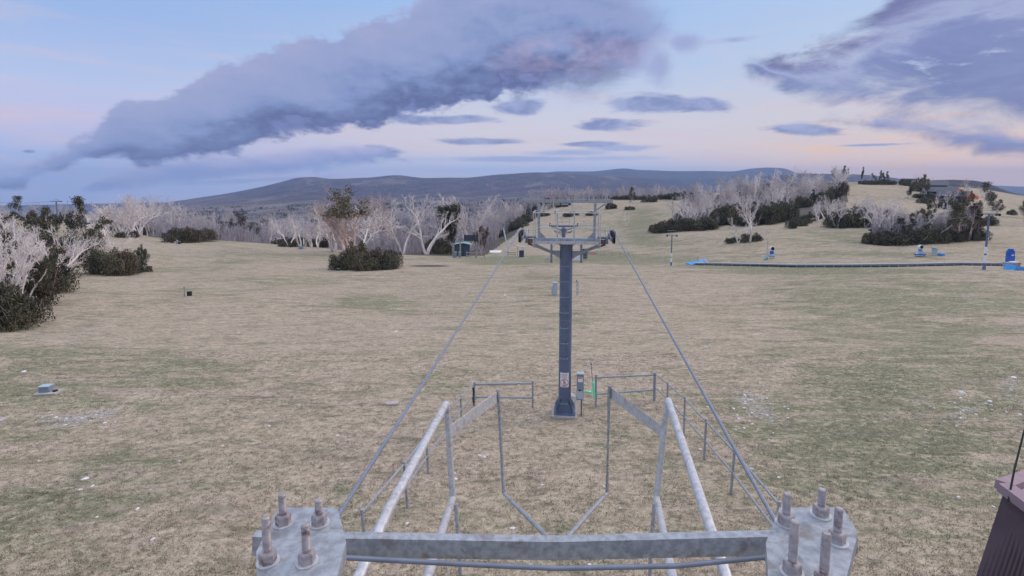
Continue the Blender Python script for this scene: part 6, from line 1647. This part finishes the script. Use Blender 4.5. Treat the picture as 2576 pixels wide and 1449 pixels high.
# snow guns
def snow_gun(px, row, hpx, label, sled):
    p = ground_at(px, row); uu = size_at(p, 1); o = empty('snow_gun', p, -0.15, label, 'snow gun')
    H = hpx*uu
    c = Vector((0, 0, H*0.82)); ax = Vector((0.1, -1, 0.10)).normalized(); r_ = H*0.17
    q = MB(); q.lathe([(r_*0.55, 0.55), (r_*1.0, 0.35), (r_*1.12, -0.05), (r_*1.12, -0.30), (r_*0.92, -0.30), (r_*0.9, 0.2)], c, -ax*-1*-1, 24); q.build('barrel', M['white'], o, smooth=True)
    q = MB(); q.lathe([(r_*0.85, 0.0), (r_*0.85, 0.02)], c + ax*0.22, ax, 20); q.build('fan_opening', M['rubber'], o)
    q = MB(); q.bar((-H*0.2, 0, H*0.62), (-H*0.2, 0, H*0.28), 0.06, 0.1, up=(0, 1, 0)); q.bar((H*0.2, 0, H*0.62), (H*0.2, 0, H*0.28), 0.06, 0.1, up=(0, 1, 0)); q.bar((-H*0.2, 0, H*0.28), (H*0.2, 0, H*0.28), 0.1, 0.08); q.build('yoke', M['white'], o)
    MB().bbox((0, 0.1, H*0.48), (H*0.28, 0.4, H*0.26), 0.04).build('motor_housing', M['blue'] if not sled else M['sky_blue'], o)
    q = MB()
    if sled:
        q.bbox((0, 0, H*0.17), (H*0.75, 0.9, H*0.10), 0.03); q.build('sled', M['blue'], o)
        q = MB(); q.prism([(-H*0.32, 0), (H*0.30, 0), (H*0.1, H*0.22), (-H*0.12, H*0.22)], (0, 0, H*0.22), (1, 0, 0), (0, 0, 1), 0.5); q.build('cradle', M['grey_pale'], o)
        for sx in (-1, 1): q = MB(); q.tube([(sx*H*0.35, 0, 0), (sx*H*0.35, 0, H*0.15)], 0.04, 6); q.build('leg', M['rusty'], o)
    else:
        q.bbox((0, 0, H*0.20), (H*0.42, 0.7, H*0.08), 0.03); q.build('sled', M['sky_blue'], o)
        for sx in (-1, 1): q = MB(); q.tube([(sx*H*0.12, 0, 0), (sx*H*0.12, 0, H*0.17)], 0.04, 6); q.build('leg', M['rusty'], o)
    return o
snow_gun(1941, 650, 30, 'blue and white snow gun left, behind the conveyor next to a thin pole', False)
snow_gun(2314, 645, 29, 'white snow gun on a dark blue sled behind the conveyor', True)
r2, p2 = thing_at('water_hydrant', 1929, 654, 'thin pale pole with a small green cover beside the left snow gun', 'pole'); uu = size_at(p2, 1)
q = MB(); q.tube([(0, 0, 0), (0, 0, 20*uu)], 0.14, 10); q.build('pipe', M['grey_pale'], r2); q = MB(); q.tube([(0, 0, 20*uu), (0, 0, 52*uu)], 0.03, 6); q.build('whip', M['galv'], r2)
q = MB(); q.prism([(-9*uu, 0), (2*uu, 0), (0, 8*uu), (-4*uu, 6*uu)], (0, 0, 0), (1, 0, 0), (0, 0, 1), 0.5); q.build('cover', M['roof_green'], r2)
r2, p2 = thing_at('pump_cabinet', 2350, 643, 'pale green blue upright cabinet right of the sled mounted snow gun', 'cabinet'); uu = size_at(p2, 1)
MB().bbox((0, 0, 10*uu), (9*uu, 0.5, 20*uu), 0.03).build('casing', M['grey_pale'], r2); MB().bbox((-4*uu, -0.05, 19*uu), (5*uu, 0.6, 3*uu), 0.02).build('hood', M['roof_green'], r2); MB().bbox((4*uu, -0.05, 16*uu), (6*uu, 0.55, 3*uu), 0.02).build('side_box', M['grey_pale'], r2)
r2, p2 = thing_at('blue_crate', 2367, 643, 'low light blue crate right of the pale green cabinet', 'crate'); uu = size_at(p2, 1)
MB().bbox((0, 0, 3*uu), (12*uu, 0.6, 5*uu), 0.03).build('crate', M['sky_blue'], r2); MB().bbox((5*uu, 0, 6*uu), (12*uu, 0.5, 1.6*uu), 0.02).build('lid', M['grey_pale'], r2)

# ------------------------------------------------------------------ ski hut and mast on the middle crest
r2, p2 = thing_at('crest_hut', 1425, 518, 'low hut with white roof strips on the middle crest behind the top beam', 'hut'); uu = size_at(p2, 1)
MB().bbox((0, 1.5, 5*uu), (30*uu, 2.6, 11*uu), 0.05).build('wall', M['hut'], r2)
MB().bbox((-4*uu, 0.6, 14.5*uu), (17*uu, 3.4, 1.6*uu), 0.03).build('roof', M['white'], r2)
MB().bbox((-4*uu, -0.2, 4.5*uu), (17*uu, 0.2, 2*uu), 0.02).build('sign_strip', M['white'], r2); MB().bbox((8*uu, -0.7, 0.6*uu), (6*uu, 0.5, 1.6*uu), 0.02).build('bench', M['white'], r2)
r2, p2 = thing_at('crest_mast', 1392, 521, 'white and orange signal mast left of the hut on the middle crest', 'mast'); uu = size_at(p2, 1)
q = MB(); q.tube([(0, 0, 0), (0, 0, 31*uu)], 0.14, 8); q.build('shaft', M['white'], r2); q = MB(); q.tube([(0, 0, 20*uu), (0, 0, 27*uu)], 0.28, 8); q.build('orange_band', M['orange'], r2)
MB().bbox((-1*uu, 0, 18*uu), (6*uu, 0.3, 2*uu), 0.02).build('platform', M['white'], r2); MB().bbox((-1*uu, 0, 30*uu), (3*uu, 0.4, 3*uu), 0.02).build('head', M['rusty'], r2)
r2, p2 = thing_at('lamp_pole', 1398, 572, 'thin bent pole with a pale lamp panel inside the tower frame', 'lamp pole'); uu = size_at(p2, 1)
q = MB(); q.tube([(0, 0, 0), (0, 0, 8*uu), (-2*uu, 0, 12*uu), (-1*uu, 0, 50*uu)], 0.11, 8); q.build('pole', M['galv_light'], r2, smooth=True)
MB().bbox((4*uu, -0.1, 42*uu), (5*uu, 0.3, 8*uu), 0.02).build('lamp_panel', M['white'], r2); MB().bbox((-2*uu, 0, 37*uu), (3*uu, 0.3, 6*uu), 0.02).build('bracket', M['rubber'], r2)
r2, p2 = thing_at('marker_pole', 1469, 560, 'short black and white marker pole right of the second tower arms', 'pole'); uu = size_at(p2, 1)
q = MB(); q.tube([(0, 0, 0), (0, 0, 24*uu)], 0.05, 6); q.build('pole', M['galv'], r2); MB().lathe([(0.14, 4*uu), (0.14, 10*uu)], (0, 0, 0), n=8).build('white_band', M['white'], r2); MB().lathe([(0.13, 1*uu), (0.13, 3.6*uu)], (0, 0, 0), n=8).build('black_band', M['rubber'], r2)

# ------------------------------------------------------------------ shed and lodge on the right hill
r2, p2 = thing_at('storage_shed', 2302, 468, 'long grey blue tin shed on the right hill crest', 'shed', rz=-math.atan2(1014, 1288)); uu = size_at(p2, 1)
MB().bbox((0, 3, 8*uu), (39*uu, 6, 18*uu), 0.05).build('wall', M['lodge_roof'], r2)
b = MB(); b.bar((-21*uu, 3, 18.2*uu), (21*uu, 3, 17.2*uu), 7, 0.35); b.build('roof', M['galv'], r2)
b = MB()
for k in range(3): b.box((-12*uu + k*12*uu, -0.03, 6*uu), (8*uu, 0.05, 10*uu))
b.build('roller_door', M['galv_dark'], r2)
lo = empty('ski_lodge', ground_at(2385, 506), -math.atan2(1097, 1288), 'big dark lodge stepping down the right hill with orange gable ends', 'lodge'); inv = Matrix.Translation(-lo.location); uu = size_at(lo.location, 1)
def wing(x0, x1, y, zb, zw, zr, dp, gable=None):
    """wing of the lodge: x range in picture units from its foot, wall and ridge heights"""
    q = MB(); q.box(((x0+x1)/2*uu, y+dp/2, (zb+zw)/2*uu), ((x1-x0)*uu, dp, (zw-zb)*uu)); w_ = q.build('wall', M['lodge'], lo)
    q = MB(); e = 0.6
    for s_, (ya, yb) in enumerate(((y-e, y+dp/2), (y+dp+e, y+dp/2))):
        X0, X1 = x0*uu-e, x1*uu+e
        q._add([(X0, ya, zw*uu-0.05), (X1, ya, zw*uu-0.05), (X1, yb, zr*uu), (X0, yb, zr*uu), (X0, ya, zw*uu+0.2), (X1, ya, zw*uu+0.2), (X1, yb, zr*uu+0.25), (X0, yb, zr*uu+0.25)],
               [(0, 1, 2, 3), (7, 6, 5, 4), (0, 4, 5, 1), (1, 5, 6, 2), (2, 6, 7, 3), (3, 7, 4, 0)])
    q.build('roof', M['lodge_roof'], lo)
    for k in range(int((x1-x0)/7)):
        q = MB(); X = (x0+4+k*7)*uu; q.box((X, y-0.03, (zb+zw)/2*uu+0.4), (2.6*uu, 0.06, 3.2*uu)); wd = q.build('window', M['glass'], lo)
        q = MB(); q.box((X, y-0.07, (zb+zw)/2*uu+0.4-1.8*uu), (3.2*uu, 0.1, 0.12)); q.build('sill', M['galv'], wd)
    if gable:
        gx = x1*uu
        q = MB(); q.prism([(-0.3, zb*uu*0+zw*uu-6*uu), (gable*uu, zw*uu-6*uu), (gable*uu, zw*uu-1.5*uu), (gable*uu*0.25, zr*uu), (-0.3, zw*uu+1.0*uu)], (gx, y-0.4, 0), (1, 0, 0), (0, 0, 1), 1.0); q.build('orange_gable', M['orange'], lo)
        q = MB(); q.bar((gx+gable*uu*0.2, y-1.0, zr*uu+0.15), (gx+gable*uu+0.6, y-1.0, zw*uu-1.4*uu), 0.5, 0.3); q.bar((gx-0.5, y-1.0, zw*uu-6.2*uu), (gx+gable*uu, y-1.0, zw*uu-6.2*uu), 0.3, 0.25); q.build('gable_trim', simple('pale_orange_trim', (0.85, 0.50, 0.40), 0.6) if 'trim_' not in M else M['trim_'], lo)
wing(-52, -4, 10, 6, 38, 48, 8)
wing(-50, 14, 4, 0, 22, 34, 8, 16)
wing(-20, 36, -2, -14, 12, 24, 7, 20)
wing(-48, -22, 0, -4, 10, 16, 6)
b = MB(); b.box((-34*uu, -1.5, 3*uu), (30*uu, 2, 0.3)); b.box((-34*uu, -2.4, 6*uu), (30*uu, 0.12, 0.12))
for k in range(7): b.tube([((-48+k*4.7)*uu, -2.4, 3*uu), ((-48+k*4.7)*uu, -2.4, 6*uu)], 0.05, 5)
b.build('balcony', M['galv_dark'], lo)
r2, p2 = thing_at('red_hut', 2448, 545, 'small faded red hut between the tall gums below the lodge', 'hut'); uu = size_at(p2, 1)
MB().bbox((0, 0, 10*uu), (12*uu, 2, 22*uu), 0.03).build('wall', M['mauve'], r2); b = MB(); b.prism([(-8*uu, 0), (8*uu, 0), (0, 7*uu)], (0, 0, 21*uu), (1, 0, 0), (0, 0, 1), 2.6); b.build('roof', M['lodge_roof'], r2)

# ------------------------------------------------------------------ near grass: tussock blades, past counting
def tussocks(n, ymin, ymax, seed):
    rs = np.random.default_rng(seed)
    Y = ymin*(ymax/ymin)**rs.uniform(0, 1, n); X = rs.uniform(-1.12, 1.12, n)*Y*1.02
    # grouped into tufts
    Z = height(X, Y); m = 7
    P_ = np.repeat(np.stack([X, Y, Z], 1), m, 0) + np.concatenate([rs.normal(size=(n*m, 2))*0.05, np.zeros((n*m, 1))], 1)
    h = rs.uniform(0.02, 0.06, n*m)[:, None]*np.repeat(rs.uniform(0.6, 1.3, n), m)[:, None]
    a = rs.uniform(0, 6.28, n*m); w = 0.007 + 0.004*rs.uniform(size=n*m)
    side = np.stack([np.cos(a)*w, np.sin(a)*w, np.zeros(n*m)], 1)
    lean = np.concatenate([rs.normal(size=(n*m, 2))*0.5, np.ones((n*m, 1))], 1)*h
    V_ = np.stack([P_-side, P_+side, P_+lean], 1).reshape(-1, 3)
    return V_, np.arange(n*m*3).reshape(-1, 3)
m_, nt, bs = new_mat('dry_tussock_blades')
gn = nt.n.new('ShaderNodeNewGeometry'); tcn = nt.n.new('ShaderNodeTexCoord')
f = nt.add(nt.mul(gn.outputs['Random Per Island'], 0.7), nt.mul(nt.sub(nt.noise(tcn.outputs['Object'], 0.35, 4, 0.6), 0.5), 1.3))
nt.l.new(nt.ramp(f, [(0.0, (0.15, 0.15, 0.09)), (0.25, (0.28, 0.26, 0.17)), (0.6, (0.46, 0.39, 0.29)), (1.0, (0.68, 0.60, 0.47))]), bs.inputs['Base Color']); bs.inputs['Roughness'].default_value = 0.9; bs.inputs['Specular IOR Level'].default_value = 0.1
V_, Q_ = tussocks(30000, 8.5, 30, 5)
me = np_mesh('dry_grass', V_, Q_, m_); o = bpy.data.objects.new('dry_grass', me); col.objects.link(o); tag(o, 'short dry tussock grass in the near field', 'grass', None, 'stuff')

# ------------------------------------------------------------------ air
def haze_box(dens):
    m = bpy.data.materials.new('haze_air'); m.use_nodes = True; nt = m.node_tree; nt.nodes.clear()
    out = nt.nodes.new('ShaderNodeOutputMaterial'); pv = nt.nodes.new('ShaderNodeVolumePrincipled')
    pv.inputs['Color'].default_value = (0.46, 0.64, 1.0, 1); pv.inputs['Density'].default_value = dens; pv.inputs['Anisotropy'].default_value = 0.0
    nt.links.new(pv.outputs[0], out.inputs['Volume'])
    lo_z = min((o.matrix_world.translation.z + min(v[2] for v in o.bound_box)) for o in bpy.data.objects if o.type == 'MESH' and o.get('kind') == 'structure') - 1
    b = MB(); x, y0, y1, z0, z1 = 11500, -200, 7900, lo_z, 175
    b._add([(-x, y0, z0), (x, y0, z0), (x, y1, z0), (-x, y1, z0), (-x, y0, z1), (x, y0, z1), (x, y1, z1), (-x, y1, z1)], [(3, 2, 1, 0), (4, 5, 6, 7), (0, 1, 5, 4), (1, 2, 6, 5), (2, 3, 7, 6), (3, 0, 4, 7)])
    o = b.build('haze', m); tag(o, 'thin blue haze hanging over the valley and far hills', 'haze', None, 'stuff')
haze_box(0.000115)
